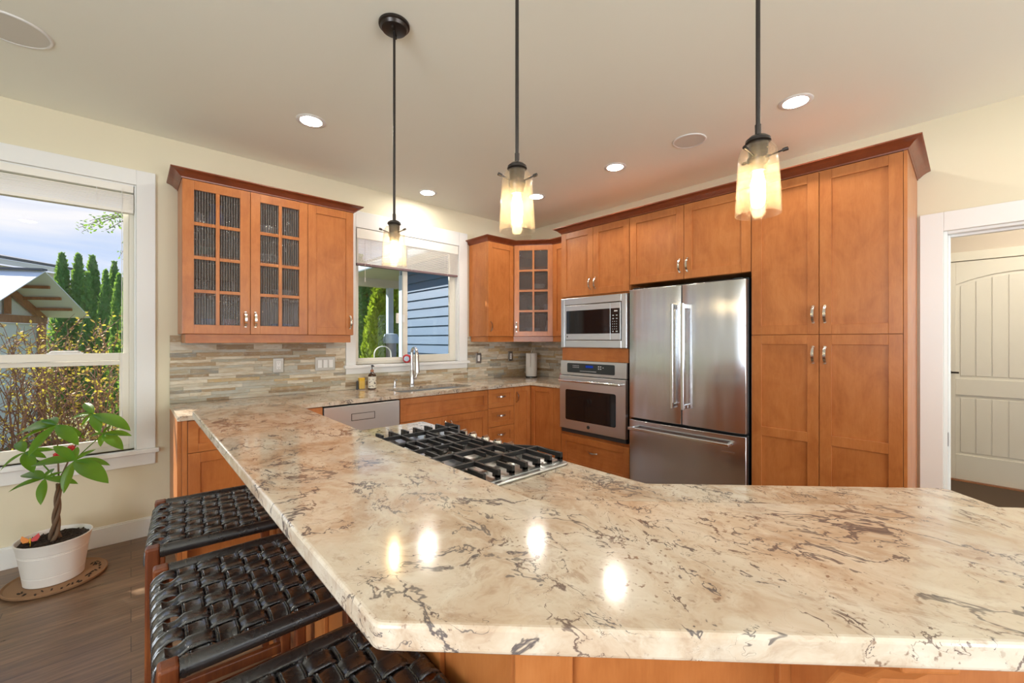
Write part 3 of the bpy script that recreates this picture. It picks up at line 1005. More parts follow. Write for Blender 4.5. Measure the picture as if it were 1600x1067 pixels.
# fridge cabinet
c = cab('fridge_cabinet', 'two-door cabinet bridging over the refrigerator', 'cabinet', XT, TY[1], 0, -PI / 2)
w = TY[1] - TY[2] - 0.002
m = MB()
m.box(0, w, 0, TD, 1.800, ZT)
m.build('carcass', M['maple'], c, bevel=0.0015)
leaf(c, 0, w / 2, 1.800, ZT, hand=(w / 2 - 0.030, 1.80 + 0.105))
leaf(c, w / 2, w, 1.800, ZT, hand=(w / 2 + 0.030, 1.80 + 0.105))
# pantry
c = cab('pantry_cabinet', 'tall four-door pantry cabinet between the refrigerator and the doorway', 'cabinet', XT, TY[2], 0, -PI / 2)
w = TY[2] - TY[3]
carcass(c, w, TD, ZT, toe=0.10)
ws = w - 0.016
zs = 1.366
leaf(c, 0, ws / 2, zs, ZT, hand=(ws / 2 - 0.030, zs + 0.125))
leaf(c, ws / 2, ws, zs, ZT, hand=(ws / 2 + 0.030, zs + 0.125))
leaf(c, 0, ws / 2, 0.102, zs, hand=(ws / 2 - 0.030, zs - 0.125), mids=(0.722,))
leaf(c, ws / 2, ws, 0.102, zs, hand=(ws / 2 + 0.030, zs - 0.125), mids=(0.722,))
m = MB(); m.box(ws + .0005, w, -0.020, -0.0005, 0, ZT); m.build('stile', M['maple'], c, bevel=0.001)
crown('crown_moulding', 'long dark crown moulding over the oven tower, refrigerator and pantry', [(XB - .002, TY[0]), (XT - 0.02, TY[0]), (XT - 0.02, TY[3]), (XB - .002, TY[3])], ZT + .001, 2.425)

# --- base cabinets along the window wall
YB, ZC = 3.150, 0.885
BD = YA - YB - 0.002
BH = ZC - 0.031
def base(name, label, x0, x1, rz=0, y=YB):
    return cab(name, label, 'cabinet', x0, y, 0, rz)
c = base('base_cabinet', 'base cabinet with drawers over doors at the window end of the counter', 0.222, 1.018)
carcass(c, 0.796, BD, BH, toe=0.10)
for a, b in ((0.026, 0.405), (0.405, 0.796)):
    leaf(c, a, b, 0.655, BH - .004, name='drawer', mat='maple_rail', hand=((a + b) / 2, 0.755), vert=False, rail=0.05)
    leaf(c, a, b, 0.102, 0.655, hand=(b - 0.03 if a < .3 else a + 0.03, 0.56))
m = MB(); m.box(0.0, 0.0245, -0.020, -0.0005, 0, BH); m.build('stile', M['maple'], c, bevel=0.001)
m = MB(); m.box(-0.0215, -0.0005, -0.0, BD, 0, BH); m.build('end_panel', M['maple'], c, bevel=0.001)
c = base('sink_cabinet', 'wide base cabinet with a false drawer front under the sink', 1.622, 2.545)
carcass(c, 0.923, BD, 0.62, toe=0.10)
m = MB(); m.box(0, 0.923, 0, 0.05, 0.6205, BH); m.box(0, 0.018, 0.05, BD, 0.6205, BH); m.box(0.905, 0.923, 0.05, BD, 0.6205, BH)
m.build('apron_rail', M['maple_rail'], c)
leaf(c, 0.0, 0.923, 0.655, BH - .004, name='drawer', mat='maple_rail', rail=0.05)
leaf(c, 0.0, 0.4615, 0.102, 0.655, hand=(0.4615 - 0.03, 0.56))
leaf(c, 0.4615, 0.923, 0.102, 0.655, hand=(0.4615 + 0.03, 0.56))
c = base('drawer_cabinet', 'narrow stack of four drawers right of the sink cabinet', 2.547, 2.888)
carcass(c, 0.341, BD, BH, toe=0.10)
for z0, z1 in ((0.665, BH - .004), (0.478, 0.665), (0.29, 0.478), (0.102, 0.29)):
    leaf(c, 0.0, 0.341, z0, z1, name='drawer', mat='maple_rail', hand=(0.17, (z0 + z1) / 2 + 0.015), vert=False, rail=0.048)
c = base('corner_base_cabinet', 'corner base cabinet between the drawer stack and the oven tower', 2.890, 3.15)
mi2 = world_matrix(c).inverted()
m = MB()
m.box(0, XB - 2.892, 0, BD, 0.10, BH); m.box(0.26, XB - 2.892, -0.443, 0, 0.10, BH); m.box(0.06, XB - 2.892, 0.06, BD, 0, 0.10); m.box(0.32, XB - 2.892, -0.443, 0.06, 0, 0.10)
m.build('carcass', M['maple'], c, bevel=0.001)
leaf(c, 0.0, 0.238, 0.102, BH - .004, hand=(0.035, 0.745), rail=0.05)
sub = MB()
ya, yb = -0.441, -0.022
xa, xb = 0.2395, 0.2595
sub.box(xa, xb, yb - 0.05, yb, 0.104, BH - .006); sub.box(xa, xb, ya + 0.10, ya + 0.15, 0.104, BH - .006)
sub.box(xa, xb, ya + 0.15, yb - 0.05, 0.104, 0.154); sub.box(xa, xb, ya + 0.15, yb - 0.05, BH - .056, BH - .006)
sub.box(xa + .009, xb - .002, ya + 0.146, yb - 0.046, 0.15, BH - .052)
sub.build('door', M['maple'], c, bevel=0.0016)
m = MB(); m.box(xa, xb, ya, ya + 0.0975, 0.10, BH); m.build('stile', M['maple'], c, bevel=0.001)

# --- dishwasher
c = thing('dishwasher', 'stainless steel dishwasher built in left of the sink cabinet', 'dishwasher', (1.020, YB, 0))
m = MB(); m.box(0.003, 0.597, 0.0, BD - .02, 0.10, BH - 0.012); m.box(0.01, 0.59, 0.05, 0.4, 0, 0.10)
m.build('body', M['dark_gap'], c)
m = MB(); m.box(0.004, 0.594, -0.030, -0.001, 0.105, 0.842)
d = m.build('door', M['steel_flat'], c, bevel=0.003)
m = MB(); m.box(0.2045, 0.3795, -0.0325, -0.0303, 0.728, 0.773)
h_ = m.build('handle_pocket', M['steel_flat'], d, bevel=0.001)
m = MB()
for x0, x1, z0, z1 in ((0.200, 0.384, 0.7235, 0.727), (0.200, 0.384, 0.774, 0.7775), (0.200, 0.2035, 0.727, 0.774), (0.3805, 0.384, 0.727, 0.774)):
    m.box(x0, x1, -0.0318, -0.0302, z0, z1)
m.build('pocket_seam', M['dark_gap'], d)

# ================================================================ counters
def slab(poly, z0, z1, hole=None):
    """flat stone slab with straight sides and optionally one hole"""
    m = MB()
    if not hole:
        return m.prism(poly, z0, z1)
    bm = bmesh.new()
    def loop(pts):
        vs = [bm.verts.new((x, y, z1)) for x, y in pts]
        return [bm.edges.new((vs[i], vs[(i + 1) % len(vs)])) for i in range(len(vs))]
    es = loop(poly) + loop(hole)
    bmesh.ops.triangle_fill(bm, use_beauty=True, use_dissolve=False, edges=es)
    bm.verts.ensure_lookup_table(); bm.verts.index_update()
    tv = [tuple(v.co) for v in bm.verts]
    tf = [tuple(v.index for v in f.verts) for f in bm.faces]
    n = len(tv)
    vs = tv + [(x, y, z0) for x, y, z in tv]
    fs = tf + [tuple(i + n for i in reversed(f)) for f in tf]
    k = len(poly)
    fs += [(i, (i + 1) % k, n + (i + 1) % k, n + i) for i in range(k)]
    h = len(hole)
    fs += [(k + i, k + (i + 1) % h, n + k + (i + 1) % h, n + k + i) for i in range(h)]
    bm.free()
    return m.add(vs, fs)
CT0 = ZC - 0.030
SX0, SX1, SY0, SY1 = 1.69, 2.46, 3.235, 3.585
poly = fillet([(0.200, YA - .002), (0.200, 3.115), (3.118, 3.115), (3.118, TY[0] + .003), (XB - .002, TY[0] + .003), (XB - .002, YA - .002)], 0.012, (1, 2))
hole = fillet([(SX0, SY0), (SX0, SY1), (SX1, SY1), (SX1, SY0)], 0.07)
o = slab(poly, CT0, ZC, hole).build('countertop', M['granite'], bevel=0.004)
tag(o, 'L-shaped granite countertop along the sink wall', 'countertop')

# sink
c = thing('sink', 'undermount stainless steel sink under the sink window', 'sink', ((SX0 + SX1) / 2, (SY0 + SY1) / 2, 0.66))
m = MB()
def bowl(x0, x1, y0, y1):
    rings = []
    for k, (ins, z) in enumerate(((-0.012, CT0 - 0.0015), (0.0, CT0 - 0.0015), (0.004, 0.72), (0.03, 0.69), (0.09, 0.685))):
        rings.append([(x, y, z) for x, y in fillet([(x0 + ins, y0 + ins), (x0 + ins, y1 - ins), (x1 - ins, y1 - ins), (x1 - ins, y0 + ins)], 0.065)])
    n = len(rings[0])
    vs = [p for r_ in rings for p in r_]
    fs = [(i * n + k, i * n + (k + 1) % n, i * n + n + (k + 1) % n, i * n + n + k) for i in range(len(rings) - 1) for k in range(n)]
    fs.append(tuple((len(rings) - 1) * n + k for k in range(n)))
    m.add(vs, fs)
bowl(SX0 - .004, SX1 + .004, SY0 - .004, SY1 + .004)
m.build('basin', M['steel_flat'], c, local=False, smooth=40)
m = MB(); m.lathe([(0.0, 0.002), (0.03, 0.002), (0.042, 0.004), (0.045, 0.0)], 24, (2.07, 3.41, 0.686)); m.build('drain', M['chrome'], c, local=False, smooth=30)

# --- the island
E1 = Vector((math.sqrt(.5), -math.sqrt(.5))); N1 = Vector((math.sqrt(.5), math.sqrt(.5)))
def EN(e, n_): v = E1 * e + N1 * n_; return (v.x, v.y)
def bend(x, n_): return (x, n_ / math.sqrt(.5) - x)
YE = 2.03
isl = thing('kitchen_island', 'angled maple island with paneled back below the granite bar', 'island', (0.85, 1.2, 0))
m = MB()
body = [(0.541, YE - .03), (1.160, YE - .03), bend(1.160, 1.292), EN(1.225, 1.292), EN(1.225, 0.759), bend(0.541, 0.759)]
m.prism(body, 0.10, CT0 - .001)
toe = [(0.541, YE - .06), (1.10, YE - .06), bend(1.10, 1.23), EN(1.19, 1.23), EN(1.19, 0.76), bend(0.541, 0.76)]
m.prism(toe, 0.0, 0.0995)
m.build('body', M['maple'], isl, local=False, bevel=0.002)
m = MB()
BZ1 = 1.045; BZ0 = BZ1 - 0.030
m.prism([(0.445, YE + .05), (0.54, YE + .05), bend(0.54, 0.757), EN(1.27, 0.757), EN(1.27, 0.66), bend(0.445, 0.66)], 0.0, BZ0 - .001)
m.build('knee_wall', M['maple'], isl, local=False, bevel=0.002)
m = MB()
for y in (1.98, 1.36, 0.72):
    m.box(0.432, 0.4445, y - 0.045, y + 0.045, 0.012, BZ0 - .002)
def skin(e0, e1, z0, z1):
    m.prism([EN(e0, 0.6595), EN(e1, 0.6595), EN(e1, 0.646), EN(e0, 0.646)], z0, z1)
for e in (0.02, 0.42, 0.82, 1.22):
    skin(e - 0.045, e + 0.045, 0.012, BZ0 - .002)
for e0, e1 in ((0.066, 0.374), (0.466, 0.774), (0.866, 1.174)):
    skin(e0, e1, 0.012, 0.10); skin(e0, e1, BZ0 - 0.09, BZ0 - .002)
m.box(0.432, 0.4445, 0.766, 1.314, 0.012, 0.1); m.box(0.432, 0.4445, 1.406, 1.934, 0.012, 0.1)
m.build('panel_frame', M['maple'], isl, local=False, bevel=0.002)
# corbels under the bar
def corbel(e):
    m = MB()
    prof = [(0.0, 0.0), (0.19, 0.0), (0.19, -0.03), (0.165, -0.045), (0.14, -0.075), (0.10, -0.10), (0.075, -0.14), (0.05, -0.185), (0.035, -0.23), (0.0, -0.25)]
    n = len(prof); w = 0.03
    vs = []
    for s_ in (-w, w):
        for o_, z in prof:
            x, y = EN(e + s_, 0.6455 - o_)
            vs.append((x, y, BZ0 - 0.0025 + z))
    fs = [tuple(range(n)), tuple(range(2 * n - 1, n - 1, -1))] + [(i, (i + 1) % n, n + (i + 1) % n, n + i) for i in range(n)]
    m.add(vs, fs)
    m.build('corbel', M['maple'], isl, local=False, bevel=0.003)
corbel(0.42)
m = MB()
for y0, y1 in ((0.72, 1.36), (1.36, 1.995)):            # kitchen side doors of the island
    x = 1.1605
    a, b = y0 + .003, y1 - .003
    m.box(x, x + .02, a, a + .06, .105, .85); m.box(x, x + .02, b - .06, b, .105, .85)
    m.box(x, x + .02, a + .06, b - .06, .105, .165); m.box(x, x + .02, a + .06, b - .06, .79, .85); m.box(x, x + .010, a + .056, b - .056, .16, .795)
m.build('kitchen_doors', M['maple'], isl, local=False, bevel=0.0015)

low = [(0.5425, YE), (1.188, YE), bend(1.188, 1.320), EN(1.255, 1.320), EN(1.255, 0.7595), bend(0.5425, 0.7595)]
o = slab(fillet(low, 0.03, (1, 3)), CT0, ZC).build('island_countertop', M['granite'], bevel=0.004)
tag(o, 'lower granite countertop of the island holding the cooktop', 'countertop')
bar = [(0.183, 2.135), (0.183, 0.417 / math.sqrt(.5) - 0.183), EN(1.42, 0.417), EN(1.42, 0.758), bend(0.540, 0.758), (0.545, 2.155)]
o = slab(fillet(bar, 0.022, (0, 1, 5)), BZ0, BZ1).build('bar_counter', M['granite'], bevel=0.005, seg=3)
tag(o, 'raised granite bar top in the foreground with an angled corner', 'counter')

# --- backsplash: stacked slate strips
def backsplash(name, label, quads):
    """quads: (axis, fixed, a0, a1, z0, z1, sign) areas filled with random strips"""
    rnd = random.Random(11 + len(quads))
    m = MB(); cols = []
    for axis, fx, a0, a1, z0, z1, sg in quads:
        z = z0
        while z < z1 - 0.004:
            hgt = min(rnd.choice((0.020, 0.026, 0.032, 0.038)), z1 - z)
            if z1 - (z + hgt) < 0.012: hgt = z1 - z
            a = a0 - rnd.random() * 0.15
            while a < a1:
                L = rnd.uniform(0.12, 0.36)
                b0, b1 = max(a, a0), min(a + L, a1)
                if b1 - b0 > 0.006:
                    dp = 0.008 + rnd.random() * 0.010
                    g = 0.0004
                    if axis == 0: m.box(b0 + g, b1 - g, fx, fx + sg * dp, z + g, z + hgt - g)
                    else: m.box(fx, fx + sg * dp, b0 + g, b1 - g, z + g, z + hgt - g)
                    cols.append((rnd.random(), rnd.random(), rnd.random(), 1))
                a += L
            z += hgt
    o = m.build(name, M['slate'], fix=True)
    at = o.data.color_attributes.new('stone', 'FLOAT_COLOR', 'CORNER')
    for p in o.data.polygons:
        cc = cols[p.index // 6] if p.index // 6 < len(cols) else cols[-1]
        for li in p.loop_indices:
            at.data[li].color = cc
    return tag(o, label, 'backsplash')
Z0 = ZC + .001
backsplash('backsplash', 'stacked slate strip backsplash behind the sink counter', [
    (0, YA - .001, 0.200, 1.418, Z0, 1.365, -1), (0, YA - .001, 1.418, 2.770, Z0, 1.020, -1), (0, YA - .001, 2.772, 3.775, Z0, 1.365, -1)])
backsplash('backsplash', 'short slate strip backsplash between the corner and the oven tower', [(1, XB - .001, 2.712, 3.757, Z0, 1.365, -1)])

# ================================================================ appliances
def bowed(m, x0, x1, yb, z0, z1, bow_, k=12):
    """panel with a gently bowed front, back plane at yb"""
    front = []
    for i in range(k + 1):
        t = i / k
        x = x0 + (x1 - x0) * t
        e = min(t, 1 - t)
        edge = 0.008 * max(0, 1 - e / 0.025) ** 2
        front.append((x, -bow_ * (1 - (2 * t - 1) ** 2) + edge))
    m.prism(front + [(x1, yb), (x0, yb)], z0, z1)

fr = thing('refrigerator', 'stainless french-door refrigerator with bottom freezer drawer', 'refrigerator', (3.066, 1.910, 0), -PI / 2)
FW = 0.900
m = MB(); m.box(0.006, FW - 0.006, 0.075, 0.70, 0.03, 1.765); m.box(0.03, FW - 0.03, 0.09, 0.6, 0, 0.03)
m.build('cabinet_body', M['panel_grey'], fr, bevel=0.004)
m = MB(); m.box(0.01, FW - 0.01, 0.070, 0.0745, 0.06, 1.74); m.build('door_gasket', M['dark_gap'], fr)
for i, (x0, x1) in enumerate(((0.003, FW / 2 - 0.003), (FW / 2 + 0.003, FW - 0.003))):
    m = MB(); bowed(m, x0, x1, 0.068, 0.692, 1.748, 0.006)
    d = m.build('door', M['steel'], fr, smooth=25, bevel=0.003)
    hx = FW / 2 + (-0.040 if i == 0 else 0.040)
    m = MB()
    m.box(hx - 0.011, hx + 0.011, -0.075, -0.053, 0.815, 1.605)
    m.box(hx - 0.010, hx + 0.010, -0.053, -0.004, 1.565, 1.60); m.box(hx - 0.010, hx + 0.010, -0.053, -0.004, 0.82, 0.855)
    m.build('handle', M['chrome'], d, bevel=0.004)
m = MB(); bowed(m, 0.003, FW - 0.003, 0.068, 0.095, 0.672, 0.006)
d = m.build('freezer_drawer', M['steel'], fr, smooth=25, bevel=0.003)
m = MB()
m.box(0.035, FW - 0.085, -0.075, -0.053, 0.602, 0.624)
m.box(0.035, 0.062, -0.053, -0.003, 0.604, 0.622); m.box(FW - 0.112, FW - 0.085, -0.053, -0.003, 0.604, 0.622)
m.build('handle', M['chrome'], d, bevel=0.005)
m = MB(); m.box(FW - 0.16, FW - 0.07, -0.0045, -0.0025, 0.545, 0.556); m.build('badge', M['chrome'], d)
for i, x in enumerate((0.03, FW - 0.09)):
    m = MB(); m.box(x, x + 0.06, 0.02, 0.0745, 1.7485, 1.762); m.build('hinge_cover', M['panel_grey'], fr, bevel=0.003)

mw = thing('microwave', 'built-in stainless microwave with black glass door in the oven tower', 'microwave', (XT - 0.02, 2.697, 1.259), -PI / 2)
TW, TH = 0.738, 0.474
m = MB()
a0, a1, b0, b1 = 0.052, 0.676, 0.074, 0.402
def trim_ring(m, yf, yb, o, i):
    m.box(o[0], i[0], yf, yb, o[2], o[3]); m.box(i[1], o[1], yf, yb, o[2], o[3])
    m.box(i[0], i[1], yf, yb, o[2], i[2]); m.box(i[0], i[1], yf, yb, i[3], o[3])
trim_ring(m, -0.014, 0.0185, (0, TW, 0, TH), (a0 - .004, a1 + .008, b0 - .004, b1 + .004))
m.build('trim_frame', M['steel_flat'], mw, bevel=0.006)
m = MB(); m.box(a0 - .004, a1 + .008, 0.012, 0.30, b0 - .003, b1 + .003); m.build('body', M['dark_gap'], mw)
m = MB(); m.box(a0, 0.570, -0.012, 0.0115, b0, b1)
d = m.build('door', M['steel_flat'], mw, bevel=0.002)
m = MB(); m.box(a0 + 0.018, 0.5685, -0.0145, -0.0122, 0.131, 0.352); m.build('door_glass', M['black_glass'], d, bevel=0.001)
m = MB(); m.tube([(a0 + 0.03, -0.0122, 0.105), (a0 + 0.03, -0.0138, 0.105)], 0.007, 14); m.build('emblem', M['panel_grey'], d)
m = MB(); m.box(0.572, a1, -0.012, 0.0115, b0, b1)
d = m.build('control_panel', M['steel_flat'], mw, bevel=0.002)
m = MB(); m.box(0.5735, a1 - 0.010, -0.0145, -0.0122, 0.131, 0.352)
g_ = m.build('panel_glass', M['black_glass'], d, bevel=0.001)
m = MB()
for (x, z, w_, h_) in [(0.612, 0.322, 0.034, 0.012)] + [(0.594 + 0.036 * i, 0.285 - 0.028 * j, 0.016, 0.008) for i in range(2) for j in range(2)] + \
        [(0.594 + 0.020 * i, 0.232 - 0.022 * j, 0.006, 0.007) for i in range(3) for j in range(4)] + [(0.594, 0.144, 0.013, 0.010), (0.628, 0.144, 0.02, 0.010)]:
    m.box(x, x + w_, -0.0151, -0.0146, z, z + h_)
m.build('key_markings', M['mark_white'], g_)

ov = thing('wall_oven', 'stainless wall oven with black window below the microwave', 'oven', (XT - 0.02, 2.697, 0.440), -PI / 2)
OW = 0.738
m = MB(); m.box(0.008, OW - 0.008, 0.006, 0.56, 0.0, 0.692); m.build('body', M['dark_gap'], ov)
m = MB(); m.box(0.0, OW, -0.016, 0.0055, 0.557, 0.694)
d = m.build('control_panel', M['steel_flat'], ov, bevel=0.003)
m = MB(); m.prism([(x, z) for x, z in fillet([(0.085, 0.582), (0.62, 0.582), (0.62, 0.672), (0.085, 0.672)], 0.014)], 0, 0.002)
m.v = [(x, -0.0185 + y, z) for x, z, y in m.v]
g_ = m.build('display_glass', M['panel_grey'], d)
m = MB()
for i in range(5):
    for j in range(2): m.box(0.155 + 0.016 * i, 0.163 + 0.016 * i, -0.0191, -0.0186, 0.630 + 0.016 * j, 0.637 + 0.016 * j)
for i in range(14): m.box(0.240 + 0.0135 * i, 0.249 + 0.0135 * i, -0.0191, -0.0186, 0.598, 0.604)
for i in range(2):
    for j in range(2): m.box(0.445 + 0.022 * i, 0.458 + 0.022 * i, -0.0191, -0.0186, 0.625 + 0.020 * j, 0.635 + 0.020 * j)
m.box(0.495, 0.505, -0.0191, -0.0186, 0.638, 0.646)
m.build('key_markings', M['mark_white'], g_)
m = MB(); m.box(0.305, 0.390, -0.0191, -0.0186, 0.634, 0.656); m.build('clock_display', M['display_blue'], g_)
m = MB(); m.box(0.0, OW, -0.030, 0.0055, 0.042, 0.550)
d = m.build('door', M['steel_flat'], ov, bevel=0.004)
m = MB(); m.prism([(x, z) for x, z in fillet([(0.075, 0.130), (0.640, 0.130), (0.640, 0.420), (0.075, 0.420)], 0.02)], 0, 0.002)
m.v = [(x, -0.0325 + y, z) for x, z, y in m.v]
m.build('door_window', M['black_glass'], d)
m = MB(); m.tube([(0.025, -0.032, 0.507), (0.025, -0.070, 0.507), (0.04, -0.078, 0.507), (OW - 0.055, -0.078, 0.507), (OW - 0.04, -0.070, 0.507), (OW - 0.04, -0.032, 0.507)], 0.012, 12)
m.build('handle', M['chrome'], d, smooth=40)
m = MB(); m.tube([(0.345, -0.0305, 0.088), (0.345, -0.034, 0.088)], 0.016, 24); m.build('emblem', M['panel_grey'], d, smooth=40)
m = MB(); m.box(0.010, OW - 0.010, -0.012, 0.0055, 0.004, 0.036); m.build('vent', M['dark_plastic'], ov)

# ---------------------------------------------------------------- cooktop
ck = thing('gas_cooktop', 'stainless gas cooktop with black iron grates on the island', 'cooktop', (0.90, 1.36, ZC))
CX0, CX1, CY0, CY1 = 0.632, 1.165, 0.965, 1.760
m = MB()
z0 = ZC + 0.0005
m.prism(fillet([(CX0, CY0), (CX1, CY0), (CX1, CY1), (CX0, CY1)], 0.025), z0, z0 + 0.009)
m.build('tray', M['steel_flat'], ck, local=False, bevel=0.004)
m = MB()
m.prism(fillet([(CX0 + .022, CY0 + .022), (CX1 - .022, CY0 + .022), (CX1 - .022, CY1 - .022), (CX0 + .022, CY1 - .022)], 0.02), z0 + 0.0092, z0 + 0.0105)
m.build('spill_well', M['steel_flat'], ck, local=False)
ZG = ZC + 0.042
GH, GT = 0.016, 0.0045            # grate bar height and half width
def gbar(m, x0, y0, x1, y1, z=ZG, h=GH, w=GT):
    a, b = Vector((x0, y0, z - h / 2)), Vector((x1, y1, z - h / 2))
    m.beam(a, b, 2 * w, h)
def finger(m, x, y, dy):
    """down-turned tip at the end of a grate bar"""
    m.obox((x, y - dy * 0.012, ZG - 0.013), ((1, 0, 0), (0, 1, 0), (0, 0, 1)), (0.0065, 0.014, 0.013))
    m.obox((x, y - dy * 0.006, ZG - 0.024), ((1, 0, 0), (0, 1, 0), (0, 0, 1)), (0.0065, 0.008, 0.0085))
xs_end = (0.670, 0.730, 0.790, 0.850, 0.910, 0.970, 1.030, 1.090)
def grate(kind):
    m = MB()
    if kind == 0:      # far third
        ya, yb, ye = 1.505, 1.632, 1.735
    elif kind == 2:
        ya, yb, ye = 1.235, 1.115, 0.990
    if kind in (0, 2):
        sg = 1 if kind == 0 else -1
        gbar(m, 0.660, yb, 1.150, yb)
        gbar(m, 0.660, yb, 0.660, ya)
        gbar(m, 1.146, yb + sg * 0.10, 1.150, yb - sg * 0.005)          # outer rail and kink round the knobs
        gbar(m, 1.150, yb, 1.055, ya - sg * 0.01, h=0.026)
        for i, x in enumerate(xs_end):
            if i % 2 == 1:
                gbar(m, x, ye, x, ya - sg * 0.005); finger(m, x, ye, sg)
            else:
                gbar(m, x, ye, x, yb + sg * 0.045); finger(m, x, ye, sg)
        finger(m, 1.146, ye, sg); gbar(m, 1.146, ye, 1.146, yb + sg * 0.02)
        for x in (0.760, 0.845, 0.940, 1.035):
            gbar(m, x, yb - sg * 0.055, x, ya - sg * 0.005)
        for x in (0.690, 0.780, 0.880, 0.980, 1.060):
            m.box(x - .006, x + .006, min(ya, yb) + 0.05, min(ya, yb) + 0.062, z0 + 0.0106, ZG - GH + .001)
        gbar(m, 0.66, ya, 1.055, ya)
    else:
        gbar(m, 0.660, 1.372, 1.055, 1.372)
        gbar(m, 0.660, 1.495, 0.660, 1.245); gbar(m, 1.055, 1.498, 1.055, 1.242, h=0.026)
        gbar(m, 0.66, 1.495, 1.055, 1.495); gbar(m, 0.66, 1.245, 1.055, 1.245)
        for x in (0.735, 0.800, 0.845, 0.900, 0.940, 0.990, 1.030):
            gbar(m, x, 1.495, x, 1.400 if x in (0.80, 0.90, 0.99) else 1.30)
        for x in (0.80, 0.90, 0.99): gbar(m, x, 1.34, x, 1.245)
        for x, y in ((0.67, 1.485), (0.67, 1.255), (1.045, 1.485), (1.045, 1.255)):
            m.box(x - .006, x + .006, y - .006, y + .006, z0 + 0.0106, ZG - GH + .001)
    m.build('grate', M['black_iron'], ck, local=False, bevel=0.0012, seg=1)
for k in range(3): grate(k)
for x, y, r_ in ((0.78, 1.62, 0.040), (1.00, 1.62, 0.032), (0.86, 1.37, 0.050), (0.78, 1.13, 0.036), (1.00, 1.12, 0.040)):
    m = MB(); m.lathe([(r_ * 1.25, 0.0), (r_ * 1.2, 0.006), (r_ * .9, 0.010)], 28, (x, y, z0 + 0.0106))
    b_ = m.build('burner', M['nickel'], ck, local=False, smooth=40)
    m = MB(); m.lathe([(r_ * .88, 0.0), (r_ * .92, 0.004), (r_ * .8, 0.008), (0.0, 0.009)], 28, (x, y, z0 + 0.0208))
    m.build('burner_cap', M['black_iron'], b_, local=False, smooth=40)
for y in (1.535, 1.467, 1.380, 1.300, 1.225):
    m = MB(); m.lathe([(0.023, 0.0), (0.023, 0.004), (0.0195, 0.006), (0.018, 0.022), (0.016, 0.026), (0.0, 0.026)], 24, (1.108, y, z0 + 0.0106))
    m.obox((1.108, y, z0 + 0.0106 + 0.029), ((1, .25, 0), (-.25, 1, 0), (0, 0, 1)), (0.016, 0.0045, 0.003))
    m.build('knob', M['nickel'], ck, local=False, smooth=35)

# ================================================================ lights of the room
def pendant(label, x, y, rod_shift=0.0):
    r = thing('pendant_lamp', label, 'pendant lamp', (x, y, 1.66), R(30), 'seeded glass pendants over the island')
    ztop = CE - 1.66
    m = MB(); m.lathe([(0.0, -0.030), (0.046, -0.030), (0.054, -0.026), (0.060, -0.014), (0.067, -0.010), (0.067, -0.0005)], 40, (0, 0, ztop))
    c = m.build('canopy', M['bronze'], r, smooth=30)
    for s_ in (-1, 1):
        m = MB(); m.lathe([(0.0, -0.042), (0.004, -0.042), (0.005, -0.031)], 10, (0.032 * s_, 0.012 * s_, ztop)); m.build('canopy_screw', M['bronze'], c, smooth=40)
    m = MB(); m.tube([(0, 0, 0.205), (0, 0, 0.235)], 0.0075, 12); m.tube([(0, 0, 0.232), (0, 0, ztop - 0.028)], 0.0055, 12)
    m.build('rod', M['bronze'], r, smooth=40)
    m = MB()
    m.lathe([(0.0, 0.206), (0.020, 0.204), (0.029, 0.196), (0.030, 0.189), (0.024, 0.186), (0.022, 0.150), (0.026, 0.148), (0.026, 0.140), (0.020, 0.128), (0.020, 0.112), (0.0, 0.112)], 28)
    s = m.build('socket', M['bronze'], r, smooth=30)
    for k in range(3):
        a = 2 * PI * k / 3 + 0.35
        m = MB()
        ca, sa = math.cos(a), math.sin(a)
        m.tube([(0.024 * ca, 0.024 * sa, 0.150), (0.055 * ca, 0.055 * sa, 0.158), (0.064 * ca, 0.064 * sa, 0.160)], 0.0022, 8)
        m.tube([(0.054 * ca, 0.054 * sa, 0.158), (0.066 * ca, 0.066 * sa, 0.1605)], [0.0045, 0.0050], 10)
        m.build('thumb_screw', M['bronze'], s, smooth=40)
    m = MB()
    t = 0.003
    out = [(0.0535, 0.0), (0.0535, 0.012), (0.0525, 0.04), (0.0495, 0.10), (0.0465, 0.150), (0.0440, 0.166), (0.036, 0.178), (0.027, 0.184)]
    prof = out + [(rr - t, z - (0.001 if i > 4 else 0)) for i, (rr, z) in reversed(list(enumerate(out)))]
    m.lathe(prof, 48, closed=True)
    m.build('glass_shade', M['seeded_glass'], r, smooth=60)
    m = MB(); m.lathe([(0.0, 0.018), (0.010, 0.020), (0.0155, 0.028), (0.0165, 0.045), (0.0165, 0.085), (0.013, 0.098), (0.011, 0.111)], 24)
    m.build('bulb', M['filament_bulb'], r, smooth=60)
pendant('glass pendant lamp farthest from the camera, with its ceiling canopy in view', 0.868, 1.729)
pendant('middle glass pendant lamp, hanging over the near end of the cooktop', 0.860, 0.918)
pendant('right-hand glass pendant lamp, hanging before the pantry doors', 1.210, 0.370)

